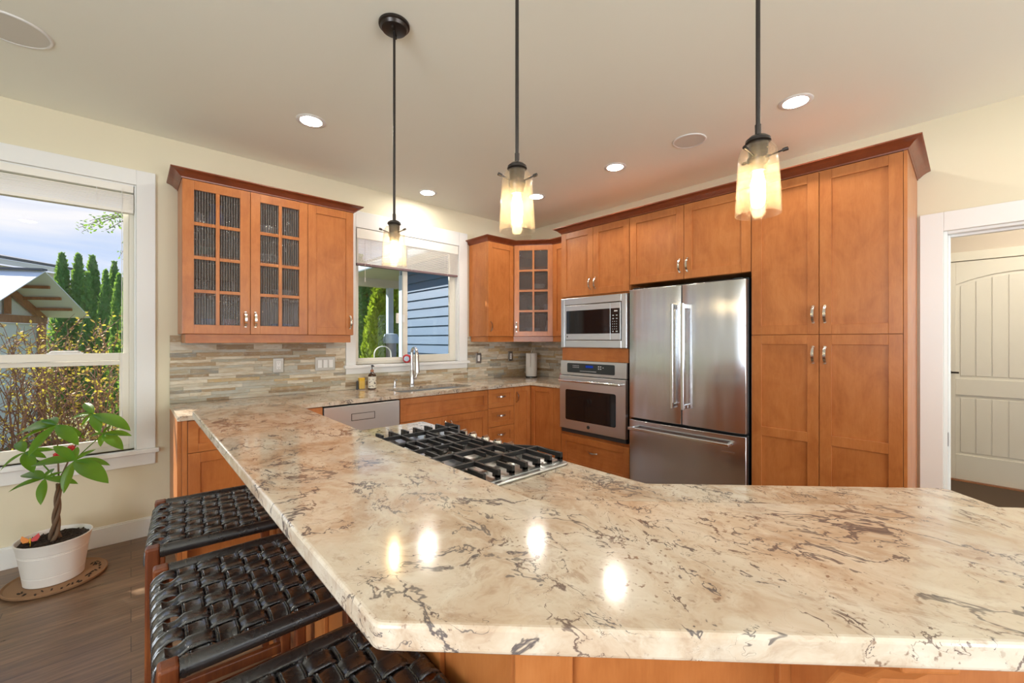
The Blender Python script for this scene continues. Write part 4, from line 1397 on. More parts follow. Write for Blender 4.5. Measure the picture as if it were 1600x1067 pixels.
def can_light(label, x, y, proto=[None]):
    if proto[0] is None:
        r = thing('recessed_light', label, 'ceiling light', (x, y, CE), 0, 'recessed ceiling lights')
        m = MB(); m.lathe([(0.064, -0.0045), (0.084, -0.0045), (0.088, -0.0015), (0.088, -0.0004), (0.064, -0.0004)], 40, closed=True)
        m.build('trim_ring', M['white_trim'], r, smooth=40)
        m = MB(); m.lathe([(0.0, -0.0030), (0.0635, -0.0026), (0.0635, -0.0006)], 40)
        m.build('lens', M['lamp_disc'], r, smooth=40)
        proto[0] = r
    else:
        r = copy_tree(proto[0]); r.location = (x, y, CE); r['label'] = label
    return r
can_light('recessed ceiling light left of the farthest pendant rod, before the glass cabinet', 0.856, 2.854)
can_light('recessed ceiling light nearest the sink window', 2.096, 3.491)
can_light('recessed ceiling light between the middle and right-hand pendants', 2.915, 1.942)
can_light('large-looking recessed ceiling light at the right, before the pantry cabinet', 2.904, 0.688)
can_light('recessed ceiling light behind the middle pendant glass, before the corner cabinets', 2.942, 2.863)
can_light('unseen recessed ceiling light added over the doorway side', 2.90, -0.70)  # this and the next two are unseen, added for more room light
can_light('unseen recessed ceiling light added behind the viewer over the dining side', -0.9, 0.2)
can_light('unseen recessed ceiling light added behind the viewer toward the south wall', 0.9, -1.6)

def speaker(label, x, y, r0):
    r = thing('ceiling_speaker', label, 'speaker', (x, y, CE), 0, 'ceiling speakers')
    m = MB(); m.lathe([(r0 - 0.012, -0.006), (r0 - 0.004, -0.006), (r0, -0.002), (r0, -0.0004), (r0 - 0.012, -0.0004)], 48, closed=True)
    m.build('rim', M['white_trim'], r, smooth=40)
    m = MB(); m.lathe([(0.0, -0.0045), (r0 - 0.0125, -0.0045), (r0 - 0.0125, -0.0006)], 48)
    m.build('grille', M['speaker_cloth'], r, smooth=40)
speaker('round white ceiling speaker left of the right-hand pendant', 2.918, 1.331, 0.112)
speaker('round white ceiling speaker above the big dining window', -0.405, 2.925, 0.135)

# warm lamp of the hall
hd = bpy.data.lights.new('hall_lamp', 'POINT'); hd.energy = 36; hd.color = (1.0, 0.90, 0.74); hd.shadow_soft_size = 0.12
ho = bpy.data.objects.new('hall_lamp', hd); COL.objects.link(ho); ho.location = (4.75, -0.75, 2.45)

# ================================================================ outlets, switches, things on the counter
def wall_plate(name, label, cat, x, z, kind, n=1):
    w = 0.076 if n == 1 else 0.076 + 0.0455 * (n - 1)
    yf = YA - 0.019
    r = thing(name, label, cat, (x, yf, z))
    m = MB(); m.box(-w / 2, w / 2, -0.006, -0.0005, -0.0585, 0.0585); m.build('cover_plate', M['plate_metal'], r, bevel=0.003)
    for i in range(n):
        xc = -(n - 1) * 0.0230 + 0.046 * i
        m = MB(); m.box(xc - 0.0165, xc + 0.0165, -0.0085, -0.0062, -0.034, 0.034)
        p = m.build('receptacle' if kind == 'o' else 'rocker', M['white_plastic'], r, bevel=0.0015)
        if kind == 'o':
            m = MB()
            for zc in (-0.018, 0.018):
                for dx in (-0.006, 0.005): m.box(xc + dx, xc + dx + 0.002, -0.0090, -0.0086, zc - 0.001, zc + 0.007)
                m.box(xc - 0.002, xc + 0.002, -0.0090, -0.0086, zc - 0.010, zc - 0.006)
            m.build('slots', M['dark_plastic'], p)
wall_plate('power_outlet', 'single brushed metal power outlet on the slate under the glass cabinet', 'outlet', 0.879, 1.128, 'o')
wall_plate('light_switch', 'triple rocker switch in a wide metal plate on the slate', 'switch', 1.243, 1.127, 's', 3)
wall_plate('light_switch', 'single rocker switch just right of the sink window', 'switch', 2.920, 1.125, 's')
wall_plate('power_outlet', 'metal power outlet on the slate left of the paper towel holder', 'outlet', 3.410, 1.135, 'o')

# faucet
f = thing('faucet', 'tall chrome pull-down kitchen faucet behind the sink', 'faucet', (2.02, 3.655, ZC), R(0))
m = MB(); m.lathe([(0.028, 0.0005), (0.028, 0.010), (0.022, 0.014), (0.021, 0.15), (0.018, 0.155)], 24)
m.tube([(0, 0, 0.15), (0, 0, 0.32)] + [(0, -0.046 + 0.046 * math.cos(t), 0.326 + 0.046 * math.sin(t)) for t in [PI * k / 12 for k in range(12)]], 0.0135, 16)
m.build('body', M['chrome'], f, smooth=50)
m = MB(); m.tube([(0, -0.090, 0.332), (0, -0.093, 0.31), (0, -0.098, 0.18), (0, -0.099, 0.135)], [0.0150, 0.019, 0.0225, 0.0245], 20); m.build('spray_head', M['nickel'], f, smooth=50)
m = MB(); m.tube([(0.018, 0, 0.075), (0.050, 0, 0.075)], 0.013, 14); m.tube([(0.042, 0, 0.08), (0.052, -0.01, 0.115), (0.060, -0.012, 0.150)], [0.0075, 0.006, 0.005], 10)
m.build('lever', M['chrome'], f, smooth=50)
d = thing('soap_dispenser', 'short chrome built-in soap dispenser left of the faucet', 'soap dispenser', (1.84, 3.655, ZC))
m = MB(); m.lathe([(0.020, 0.0005), (0.020, 0.006), (0.013, 0.010), (0.012, 0.050), (0.0, 0.052)], 18); m.build('base', M['chrome'], d, smooth=40)
m = MB(); m.tube([(0, 0, 0.050), (0, 0, 0.068), (0, -0.012, 0.074), (0, -0.050, 0.070)], [0.008, 0.009, 0.008, 0.006], 12); m.build('spout', M['chrome'], d, smooth=40)

b = thing('soap_bottle', 'amber pump soap bottle with a cream patterned label left of the sink', 'bottle', (1.620, 3.66, ZC))
m = MB(); m.lathe([(0.0, 0.0005), (0.033, 0.0005), (0.036, 0.004), (0.036, 0.122), (0.030, 0.138), (0.014, 0.150), (0.013, 0.162), (0.0, 0.162)], 26); m.build('bottle', M['amber_glass'], b, smooth=35)
m = MB(); m.lathe([(0.0364, 0.012), (0.0367, 0.012), (0.0367, 0.116), (0.0364, 0.116)], 26, closed=True); l_ = m.build('label', M['label_cream'], b, smooth=35)
m = MB()
for k in range(16):
    a = -PI / 2 + random.uniform(-1.2, 1.2); z = random.uniform(0.02, 0.105)
    m.obox((0.0370 * math.cos(a), 0.0370 * math.sin(a), z), ((-math.sin(a), math.cos(a), random.uniform(-.8, .8)), (math.cos(a), math.sin(a), 0), (0, 0, 1)), (0.006, 0.0006, 0.0022))
m.build('leaf_print', M['panel_grey'], l_)
m = MB(); m.lathe([(0.0145, 0.157), (0.0145, 0.176), (0.006, 0.180), (0.0, 0.180)], 18); m.build('cap', M['cedar'], b, smooth=35)
m = MB(); m.tube([(0, 0, 0.178), (0, 0, 0.212)], 0.004, 10); m.tube([(0, 0.006, 0.212), (0, -0.012, 0.214), (0, -0.038, 0.208)], [0.008, 0.008, 0.005], 10); m.build('pump', M['dark_plastic'], b, smooth=35)
b = thing('sponge_caddy', 'small caddy holding a yellow sponge beside the amber soap bottle', 'sponge caddy', (1.530, 3.68, ZC))
m = MB(); m.box(-0.034, 0.034, -0.025, 0.025, 0.0005, 0.006); m.box(-0.034, 0.034, -0.025, -0.022, 0.006, 0.085); m.box(-0.034, 0.034, 0.022, 0.025, 0.006, 0.085); m.box(-0.034, -0.031, -0.022, 0.022, 0.006, 0.085); m.box(0.031, 0.034, -0.022, 0.022, 0.006, 0.085)
m.build('cup', M['clear_glass'], b, bevel=0.002)
m = MB(); m.box(-0.026, 0.026, -0.018, 0.016, 0.008, 0.108); m.build('sponge', M['yellow'], b, bevel=0.006)
m = MB(); m.tube([(-0.044, -0.014, 0.004), (-0.044, -0.014, 0.075), (-0.040, -0.014, 0.082)], [0.010, 0.009, 0.006], 12); m.build('brush', M['dark_plastic'], b, smooth=40)

t = thing('kitchen_timer', 'round red timer standing on the sink window sill', 'timer', (2.03, YA - 0.008, W2[2] + .0005), R(-38))
m = MB(); m.lathe([(0.0, -0.022), (0.030, -0.021), (0.040, -0.014), (0.043, 0.0), (0.040, 0.014), (0.030, 0.021), (0.0, 0.022)], 32)
m.v = [(x, z, y + 0.043) for x, y, z in m.v]
m.build('case', M['red'], t, smooth=50)
m = MB(); m.lathe([(0.0, 0.0), (0.026, 0.0), (0.026, 0.003), (0.0, 0.003)], 28); m.v = [(x + 0.0, -0.0235 - z, y + 0.043) for x, y, z in m.v]
dl = m.build('dial', M['panel_grey'], t, smooth=30)
m = MB()
for k in range(12):
    a = 2 * PI * k / 12
    m.obox((0.020 * math.cos(a), -0.0268, 0.043 + 0.020 * math.sin(a)), ((math.cos(a), 0, math.sin(a)), (0, 1, 0), (-math.sin(a), 0, math.cos(a))), (0.003, 0.0004, 0.0012))
m.build('dial_marks', M['mark_white'], dl)

p = thing('paper_towel_holder', 'white paper towel roll on a stand in the counter corner', 'paper towel', (3.56, 3.545, ZC))
m = MB(); m.lathe([(0.0, 0.0005), (0.070, 0.0005), (0.070, 0.008), (0.062, 0.012), (0.0, 0.012)], 32); m.build('base', M['panel_grey'], p, smooth=30)
m = MB(); m.tube([(0, 0, 0.012), (0, 0, 0.302)], 0.006, 10); m.lathe([(0.0, 0.300), (0.012, 0.302), (0.010, 0.316), (0.0, 0.320)], 14); m.build('post', M['nickel'], p, smooth=40)
m = MB(); m.lathe([(0.020, 0.014), (0.066, 0.014), (0.068, 0.018), (0.068, 0.120), (0.0665, 0.1205), (0.0665, 0.1225), (0.068, 0.123), (0.068, 0.284), (0.066, 0.288), (0.020, 0.288)], 40, closed=True)
m.tube([(-0.066, -0.02, 0.02), (-0.068, -0.02, 0.02)], 0.001, 4)
m.build('roll', M['paper'], p, smooth=40)
m = MB(); m.box(-0.0735, -0.0690, -0.05, 0.02, 0.13, 0.286); m.build('loose_sheet', M['paper'], p)

tt = thing('toaster', 'brushed steel toaster beside the oven tower', 'toaster', (3.60, 2.885, ZC), R(2))
m = MB()
prof = fillet([(-0.085, 0.012), (0.085, 0.012), (0.085, 0.185), (-0.085, 0.185)], 0.028, (2, 3))
m.prism(prof, -0.125, 0.125); m.v = [(x, z, y) for x, y, z in m.v]
m.build('shell', M['steel_flat'], tt, smooth=40, bevel=0.002)
m = MB(); m.prism(fillet([(-0.09, 0.010), (0.09, 0.010), (0.09, 0.190), (-0.09, 0.190)], 0.03, (2, 3)), 0.1255, 0.140); m.v = [(x, z, y) for x, y, z in m.v]
e_ = m.build('end_cap', M['nickel'], tt, smooth=40, bevel=0.003)
m = MB(); m.box(-0.006, 0.006, 0.1403, 0.1415, 0.05, 0.15); m.build('lever_slot', M['dark_gap'], e_)
m = MB(); m.box(-0.018, 0.018, 0.1417, 0.158, 0.128, 0.140); m.build('lever', M['dark_plastic'], e_, bevel=0.002)
m = MB()
for x in (-0.035, 0.035): m.box(x - 0.014, x + 0.014, -0.10, 0.10, 0.1851, 0.1862)
m.build('bread_slots', M['dark_gap'], tt)
m = MB(); m.box(-0.08, 0.08, -0.12, 0.135, 0.0005, 0.0118); m.build('base', M['dark_plastic'], tt)
k = thing('cloth_bundle', 'small crumpled pink cloth lying against the toaster', 'cloth', (3.60, 3.10, ZC))
m = MB()
rr = random.Random(4)
m.lathe([(0.0, 0.0005), (0.030, 0.001), (0.034, 0.02), (0.024, 0.045), (0.028, 0.062), (0.010, 0.085), (0.0, 0.088)], 14)
m.v = [(x * (1 + rr.uniform(-.25, .25)), y * (1 + rr.uniform(-.25, .25)), z) for x, y, z in m.v]
m.build('cloth', M['pink_cloth'], k, smooth=60)

# ---- crockery behind the reeded doors
def dish(name, label, cat, prof, loc, mat, n=28, group=None):
    m = MB(); m.lathe(prof, n, loc)
    return tag(m.build(name, M[mat], smooth=45), label, cat, group)
BOWL = [(0.0, 0.0), (0.03, 0.0), (0.033, 0.006), (0.06, 0.03), (0.078, 0.065), (0.075, 0.066), (0.056, 0.034), (0.0, 0.010)]
CUP = [(0.0, 0.0), (0.030, 0.0), (0.036, 0.01), (0.038, 0.09), (0.035, 0.09), (0.033, 0.012), (0.0, 0.006)]
PLATE = [(0.0, 0.0), (0.055, 0.0), (0.095, 0.012), (0.095, 0.015), (0.052, 0.004), (0.0, 0.004)]
JUG = [(0.0, 0.0), (0.042, 0.0), (0.055, 0.03), (0.052, 0.08), (0.034, 0.13), (0.040, 0.165), (0.036, 0.165), (0.030, 0.13), (0.0, 0.12)]
SH = [UZ0 + 0.0185] + [UZ0 + z + 0.0095 for z in (0.27, 0.53, 0.745)]
yy = 3.62
dish('ball_jar', 'round white jar at the far left of the top shelf in the glass cabinet', 'jar', [(0.0, 0.0), (0.025, 0.0), (0.045, 0.025), (0.048, 0.05), (0.035, 0.085), (0.015, 0.095), (0.0, 0.096)], (0.335, yy, SH[3]), 'porcelain')
dish('jug', 'blue glazed jug on the top shelf of the glass cabinet', 'jug', JUG, (0.447, yy, SH[3]), 'blue_glaze')
dish('drinking_glass', 'clear tumbler on the top shelf behind the left glass door', 'glass', CUP, (0.545, yy, SH[3]), 'clear_glass')
dish('bowl', 'pale bowl on the top shelf behind the second glass door', 'bowl', BOWL, (0.76, yy, SH[3]), 'porcelain')
dish('bowl', 'green bowl at the left on the second shelf of the glass cabinet', 'bowl', BOWL, (0.36, yy, SH[2]), 'green_glaze')
for i in range(4):
    dish('plate', 'pale plate in the stack on the second shelf of the glass cabinet', 'plate', PLATE, (0.76, yy, SH[2] + 0.0155 * i), 'porcelain', group='plates stacked in the glass cabinet')
tin = thing('serving_tin', 'oval dark tin with pale rims on the third shelf of the glass cabinet', 'tin', (0.42, yy - 0.03, SH[1]))
m = MB(); m.tube([(-0.11, 0, 0.055), (0.11, 0, 0.055)], 0.050, 24); m.build('body', M['panel_grey'], tin, smooth=40)
for s_ in (-1, 1):
    m = MB(); m.tube([(0.112 * s_, 0, 0.055), (0.124 * s_, 0, 0.055)], 0.0545, 24); m.build('rim', M['porcelain'], tin, smooth=40)
dish('bowl', 'white bowl on the third shelf behind the second glass door', 'bowl', BOWL, (0.88, yy, SH[1]), 'porcelain')
dish('mug', 'pale blue mug at the bottom left of the glass cabinet', 'mug', CUP, (0.40, yy, SH[0]), 'blue_glaze')
dish('mug', 'pink mug at the bottom middle of the glass cabinet', 'mug', CUP, (0.53, yy, SH[0]), 'pink_cloth')
dish('drinking_glass', 'clear tumbler at the bottom of the glass cabinet, behind the second door', 'glass', CUP, (0.75, yy, SH[0]), 'clear_glass')
dish('bowl', 'blue bowl at the bottom right of the glass cabinet', 'bowl', BOWL, (0.87, yy, SH[0]), 'blue_glaze')
cx, cy = 3.50, 3.48
CS = [UZ0 + 0.0185] + [UZ0 + z + 0.0085 for z in (0.275, 0.53, 0.775)]
dish('bowl', 'green bowl on the second lowest shelf of the corner glass cabinet', 'bowl', BOWL, (3.45, 3.40, CS[1]), 'green_glaze')
dish('mug', 'white mug beside the green bowl in the corner glass cabinet', 'mug', CUP, (3.57, 3.30, CS[1]), 'porcelain')
dish('bowl', 'white bowl on the third shelf of the corner glass cabinet', 'bowl', BOWL, (3.50, 3.36, CS[2]), 'porcelain')
for i in range(5):
    dish('plate', 'white plate in the stack at the bottom of the corner cabinet', 'plate', PLATE, (3.44, 3.40, CS[0] + 0.0155 * i), 'porcelain', group='plates stacked in the corner cabinet')
dish('jug', 'white jug at the bottom right of the corner glass cabinet', 'jug', JUG, (3.58, 3.27, CS[0]), 'porcelain')

# ================================================================ bar stools with woven leather seats
def make_stool():
    r = thing('bar_stool', '', 'stool', (0, 0, 0), 0, 'woven bar stools at the raised bar')
    L, W, zt = 0.365, 0.475, 0.735
    hx, hy = L / 2, W / 2
    wv = MB()
    A = 0.0052
    ny, nx = 6, 8                      # strips running in y, strips running in x
    xs = [(-hx + 0.040) + (L - 0.080) * (i + 0.5) / ny for i in range(ny)]
    ys = [(-hy + 0.044) + (W - 0.088) * (j + 0.5) / nx for j in range(nx)]
    px, py = xs[1] - xs[0], ys[1] - ys[0]
    zc = zt - 0.012
    def strip(path, side, width):
        """padded band: path points with normals, cross-section with two stitched ridges at each edge"""
        prof = [(-1, -.0015), (-0.985, 0.0012), (-0.88, 0.0034), (-0.80, 0.0014), (-0.70, 0.0030), (-0.55, 0.0012), (0, 0.0026), (0.55, 0.0012), (0.70, 0.0030), (0.80, 0.0014), (0.88, 0.0034), (0.985, 0.0012), (1, -.0015)]
        k = len(prof)
        vs, fs = [], []
        for p, n_ in path:
            for a, h in prof:
                vs.append(p + side * a * width / 2 + n_ * h)
        for i in range(len(path) - 1):
            for j in range(k - 1):
                fs.append((i * k + j, i * k + j + 1, (i + 1) * k + j + 1, (i + 1) * k + j))
            fs.append((i * k + k - 1, i * k, (i + 1) * k, (i + 1) * k + k - 1))
        wv.add(vs, fs)
    def wave(cross, lo, hi, par, sc):
        out = []
        n = 56
        for i in range(n + 1):
            t = lo + (hi - lo) * i / n
            u = (t - cross[0]) / (cross[1] - cross[0])
            c_ = math.cos(PI * u) * par
            out.append((t, A * max(-1, min(1, c_ * 2.1))))
        return out
    for j, y in enumerate(ys):          # bands along x, wrapped over the side rails
        pts = []
        body = wave(xs, -hx + 0.018, hx - 0.018, 1 if j % 2 == 0 else -1, A)
        down = [(-hx - 0.006, -0.052), (-hx - 0.006, -0.030), (-hx - 0.004, -0.014), (-hx + 0.003, -0.004), (-hx + 0.010, 0.0005)]
        seq = down + body + [(-x, z) for x, z in reversed(down)]
        P = [Vector((x, y, zc + z)) for x, z in seq]
        for i, p in enumerate(P):
            d = (P[min(i + 1, len(P) - 1)] - P[max(i - 1, 0)]).normalized()
            pts.append((p, Vector((-d.z, 0, d.x))))
        strip(pts, Vector((0, -1, 0)), py * 0.90)
    for i, x in enumerate(xs):          # bands along y, tucked behind the wrapped end rails
        body = wave(ys, -hy + 0.040, hy - 0.040, -1 if i % 2 == 0 else 1, A)
        down = [(-hy + 0.032, -0.022), (-hy + 0.034, -0.008)]
        seq = down + body + [(-y, z) for y, z in reversed(down)]
        P = [Vector((x, y, zc + z)) for y, z in seq]
        pts = []
        for k, p in enumerate(P):
            d = (P[min(k + 1, len(P) - 1)] - P[max(k - 1, 0)]).normalized()
            pts.append((p, Vector((0, -d.z, d.y))))
        strip(pts, Vector((1, 0, 0)), px * 0.86)
    wv.build('woven_seat', M['black_leather'], r, smooth=50)
    for s_ in (-1, 1):
        m = MB()
        y = s_ * (hy - 0.016)
        m.tube([(-hx + 0.030, y, zt - 0.018), (hx - 0.030, y, zt - 0.018)], 0.0175, 18)
        for q in (-1, 1):               # rolled hems of the wrapping
            m.tube([(q * (hx - 0.034), y, zt - 0.018), (q * (hx - 0.040), y, zt - 0.018)], 0.0188, 18)
            m.tube([(q * (hx - 0.043), y, zt - 0.018), (q * (hx - 0.046), y, zt - 0.018)], 0.0184, 18)
        m.build('wrapped_rail', M['black_leather'], r, smooth=40)
        m = MB()
        x = s_ * (hx - 0.014)
        m.box(x - 0.010, x + 0.010, -hy + 0.035, hy - 0.035, zt - 0.045, zt - 0.016)
        m.build('side_rail', M['stool_wood'], r, bevel=0.003)
    for sx in (-1, 1):
        for sy in (-1, 1):
            m = MB()
            x, y = sx * (hx - 0.014), sy * (hy - 0.017)
            top = [(x - 0.0165, y - 0.0185), (x + 0.0165, y - 0.0185), (x + 0.0165, y + 0.0185), (x - 0.0165, y + 0.0185)]
            ex, ey = sx * 0.006, sy * 0.010
            f = 0.82
            bot = [(x + (a - x) * f + ex, y + (b - y) * f + ey) for a, b in top]
            m.add([(a, b, 0.0) for a, b in bot] + [(a, b, zt - 0.035) for a, b in top] + [(a, b, zt - 0.001) for a, b in top],
                  [(3, 2, 1, 0), (8, 9, 10, 11)] + [(i, (i + 1) % 4, 4 + (i + 1) % 4, 4 + i) for i in range(4)] + [(4 + i, 4 + (i + 1) % 4, 8 + (i + 1) % 4, 8 + i) for i in range(4)])
            m.build('leg', M['stool_wood'], r, bevel=0.006, seg=3)
    def leg_at(sx, sy, z):
        t = 1 - z / 0.70
        return Vector((sx * (hx - 0.014 + 0.006 * t), sy * (hy - 0.017 + 0.010 * t), z))
    for (a, b, z) in (((-1, -1), (1, -1), 0.30), ((-1, 1), (1, 1), 0.30), ((-1, -1), (-1, 1), 0.22), ((1, -1), (1, 1), 0.22), ((-1, -1), (1, -1), 0.63), ((-1, 1), (1, 1), 0.63)):
        m = MB()
        p, q = leg_at(*a, z), leg_at(*b, z)
        e = (q - p).normalized() * 0.0125
        m.beam(p + e, q - e, 0.020, 0.032 if z < .6 else 0.05)
        m.build('stretcher' if z < .6 else 'apron', M['stool_wood'], r, bevel=0.004)
    return r
stool = make_stool()
spots = [(0.232, 1.800, R(-4.5), 'woven black leather bar stool farthest from the camera, beside the potted plant'),
         (0.223, 1.217, R(-1.0), 'woven black leather bar stool in the middle of the three at the bar'),
         (0.240, 0.655, R(0.5), 'woven black leather bar stool nearest the camera, partly cut off below')]
for i, (x, y, a, lab) in enumerate(spots):
    o = stool if i == 0 else copy_tree(stool)
    o.location = (x, y, 0); o.rotation_euler = (0, 0, a); o['label'] = lab

# ================================================================ potted plant
PX, PY = -0.315, 3.43
s = thing('plant_saucer', 'round brown cork saucer under the white flower pot', 'saucer', (PX + 0.01, PY - 0.01, 0))
m = MB(); m.lathe([(0.0, 0.0005), (0.195, 0.0005), (0.203, 0.006), (0.205, 0.018), (0.200, 0.020), (0.192, 0.012), (0.0, 0.011)], 48)
m.build('dish', M['cork'], s, smooth=35)
m = MB(); rr = random.Random(2)
for k in range(26):
    a = rr.uniform(-2.6, 0.6); q = rr.uniform(0.145, 0.18)
    x, y = q * math.cos(a), q * math.sin(a)
    m.obox((x, y, 0.0135), ((rr.uniform(-1, 1), 1, 0.2), (1, rr.uniform(-1, 1), 0), (0, 0, 1)), (0.007, 0.004, 0.0022))
tag(m.build('dead_leaf_litter', M['soil'], s), kind='stuff')
pot = thing('potted_plant', 'leafy money tree in a white plastic pot under the big window', 'plant', (PX, PY, 0.0125))
m = MB()
m.lathe([(0.0, 0.0), (0.112, 0.0), (0.117, 0.004), (0.122, 0.048), (0.1205, 0.050), (0.1225, 0.052), (0.137, 0.160), (0.1355, 0.163), (0.138, 0.166), (0.1372, 0.171), (0.140, 0.174),
         (0.142, 0.190), (0.149, 0.222), (0.152, 0.228), (0.152, 0.232), (0.146, 0.232), (0.140, 0.216), (0.136, 0.18), (0.11, 0.05), (0.0, 0.04)], 56)
m.build('pot', M['pot_white'], pot, smooth=28)
m = MB()
rr = random.Random(5)
n_r, n_a = 14, 56
vs = [(0, 0, 0.214)]; fs = []
for i in range(1, n_r + 1):
    for k in range(n_a):
        a = 2 * PI * k / n_a; q = 0.1395 * i / n_r
        vs.append((q * math.cos(a), q * math.sin(a), 0.210 + rr.uniform(-.004, .005)))
fs += [(0, 1 + k, 1 + (k + 1) % n_a) for k in range(n_a)]
for i in range(n_r - 1):
    for k in range(n_a):
        a, b = 1 + i * n_a + k, 1 + i * n_a + (k + 1) % n_a
        fs.append((a, a + n_a, b + n_a, b))
m.add(vs, fs)
for k in range(260):
    a = rr.uniform(0, 2 * PI); q = 0.132 * math.sqrt(rr.random())
    m.obox((q * math.cos(a), q * math.sin(a), 0.214), ((rr.uniform(-1, 1), rr.uniform(-1, 1), rr.uniform(-.4, .4)), (rr.uniform(-1, 1), rr.uniform(-1, 1), 0.1), (0, 0.2, 1)), (rr.uniform(.003, .008), 0.003, 0.0025))
tag(m.build('soil', M['soil'], pot), kind='stuff')
base_p = Vector((PX, PY, 0.22))
def pp(u, v, d): return world_at(u, v, d)
CL = [((117, 719.6), 2.16, [(83.6, 696.5, .02), (47.8, 728, -.02), (99.6, 771, -.05), (169.7, 755, -.06), (172, 727, .03), (150, 702, .08), (121, 698, .06)]),
      ((88.4, 663.8), 2.28, [(24, 695, -.03), (43.8, 714, -.10), (122.7, 695.7, -.05), (132, 685, .05), (71.7, 656.6, .10), (26, 680, .07)]),
      ((145.8, 647), 2.34, [(132, 629.6, .06), (111.5, 653.5, .0), (127.4, 666, -.06), (156, 676, -.08), (204, 673, -.02), (173, 651, .06)]),
      ((161.7, 677), 2.30, [(140, 682, .0), (157, 698, -.06), (192.8, 703, -.05), (206, 681, .02), (173.6, 664.6, .06)]),
      ((39, 706.8), 2.30, [(0, 736, -.04), (52.6, 738.7, -.08), (86, 703, .06), (28.7, 690, .08), (72.5, 715.6, .0)]),
      ((70, 747.5), 2.20, [(12.7, 769, -.04), (63.7, 789, -.05), (34, 742, .06), (85, 731.5, .08), (98.8, 737, .06), (122, 756, .03)])]
def leaf_blade(m, a, b, up, wfac=0.34):
    """folded leaf blade from the petiole end a to the tip b"""
    d = b - a
    L = d.length
    side = d.cross(up)
    side = side.normalized() if side.length > 1e-5 else Vector((1, 0, 0))
    nrm = side.cross(d).normalized()
    K = 12
    rows = []
    for i in range(K + 1):
        t = i / K
        w = L * wfac * 0.5 * (math.sin(PI * min(1, t ** 0.80)) ** 0.85) * (0.75 + 0.45 * t) if 0 < t < 1 else 0.0004
        sag = 0.05 * L * math.sin(PI * t)
        c = a + d * t + nrm * sag
        rows.append([c - side * w + nrm * w * 0.28, c - side * w * .5 + nrm * w * 0.10, c, c + side * w * .5 + nrm * w * 0.10, c + side * w + nrm * w * 0.28])
    vs = [p for r_ in rows for p in r_]
    fs = [(i * 5 + k, i * 5 + k + 1, i * 5 + k + 6, i * 5 + k + 5) for i in range(K) for k in range(4)]
    m.add(vs, fs)
tops = []
rr = random.Random(9)
# twisted stems
top = pp(103, 705, 2.24)
m = MB()
for s_ in range(3):
    pts = []
    for i in range(15):
        t = i / 14
        c = base_p.lerp(pp(92, 765, 2.27), min(1, t * 1.0))
        c.z = base_p.z - 0.012 + (pp(92, 752, 2.27).z - base_p.z) * t
        a = t * 7.0 + s_ * 2 * PI / 3
        rad = 0.013 * (1 - 0.45 * t) + (0.010 * max(0, .25 - t) * 4)
        pts.append(c + Vector((math.cos(a), math.sin(a), 0)) * rad)
    m.tube(pts, [0.0105 - 0.005 * i / 14 for i in range(15)], 10)
trunk = m.build('trunk', M['bark'], pot, local=False, smooth=60)
fork = pp(92, 752, 2.27)
for ci, ((u, v), d, tips) in enumerate(CL):
    c = pp(u, v, d)
    m = MB()
    mid = fork.lerp(c, 0.5) + Vector((0, 0, 0.02 if ci != 5 else 0.0))
    m.tube([fork, mid, c], [0.0042, 0.003, 0.002], 8)
    m.build('stem', M['bark' if ci in (1, 2) else 'plant_leaf'], pot, local=False, smooth=60)
    for (tu, tv, dd) in tips:
        m = MB()
        leaf_blade(m, c, pp(tu, tv, d + dd), Vector((0, 0, 1)) + Vector((-.25, -.55, 0)) * rr.uniform(.6, 1.3), 0.33)
        m.build('leaf', M['plant_leaf'], pot, local=False, smooth=180, fix=False)
bf = thing('butterfly_pick', 'small orange butterfly on a wire stuck in the pot soil', 'ornament', pp(47, 832, 2.24))
bl = Vector(bf.location); bf.location = (bl.x, bl.y, 0.222)
m = MB(); m.tube([(0, 0, 0.0), (0.002, 0, 0.036)], 0.0015, 6); m.build('wire', M['yellow'], bf)
for s_ in (-1, 1):
    m = MB(); m.add([(0, 0, 0.036), (0.030 * s_, 0.008, 0.062), (0.036 * s_, 0.004, 0.044), (0.026 * s_, -0.004, 0.026), (0.008 * s_, -0.004, 0.026), (0, 0.001, 0.0345), (0.030 * s_, 0.009, 0.0605), (0.036 * s_, 0.005, 0.0425), (0.026 * s_, -0.003, 0.0245), (0.008 * s_, -0.003, 0.0245)],
                    [(0, 1, 2, 3, 4), (9, 8, 7, 6, 5), (0, 5, 6, 1), (1, 6, 7, 2), (2, 7, 8, 3), (3, 8, 9, 4), (4, 9, 5, 0)])
    m.build('wing', M['red' if s_ > 0 else 'orange'], bf)
m = MB(); m.tube([(0, 0.004, 0.046), (0, -0.004, 0.022)], [0.002, 0.004], 8); m.build('body', M['yellow'], bf, smooth=60)
for i, (u, v) in enumerate(((89, 711), (111, 700))):
    m = MB()
    c = pp(u, v, 2.24)
    for k in range(5):
        a = 2 * PI * k / 5 + i
        m.lathe([(0.0, -0.010), (0.008, -0.004), (0.009, 0.003), (0.0, 0.010)], 8, c + Vector((math.cos(a), 0, math.sin(a))) * 0.008)
    m.build('red_blossom', M['red'], pot, local=False, smooth=60)

# ================================================================ outdoors
GZ = -0.35
m = MB(); m.box(-40, 40, YA + T + .01, 60, GZ - 0.1, GZ); struct('ground', m, M['lawn'])

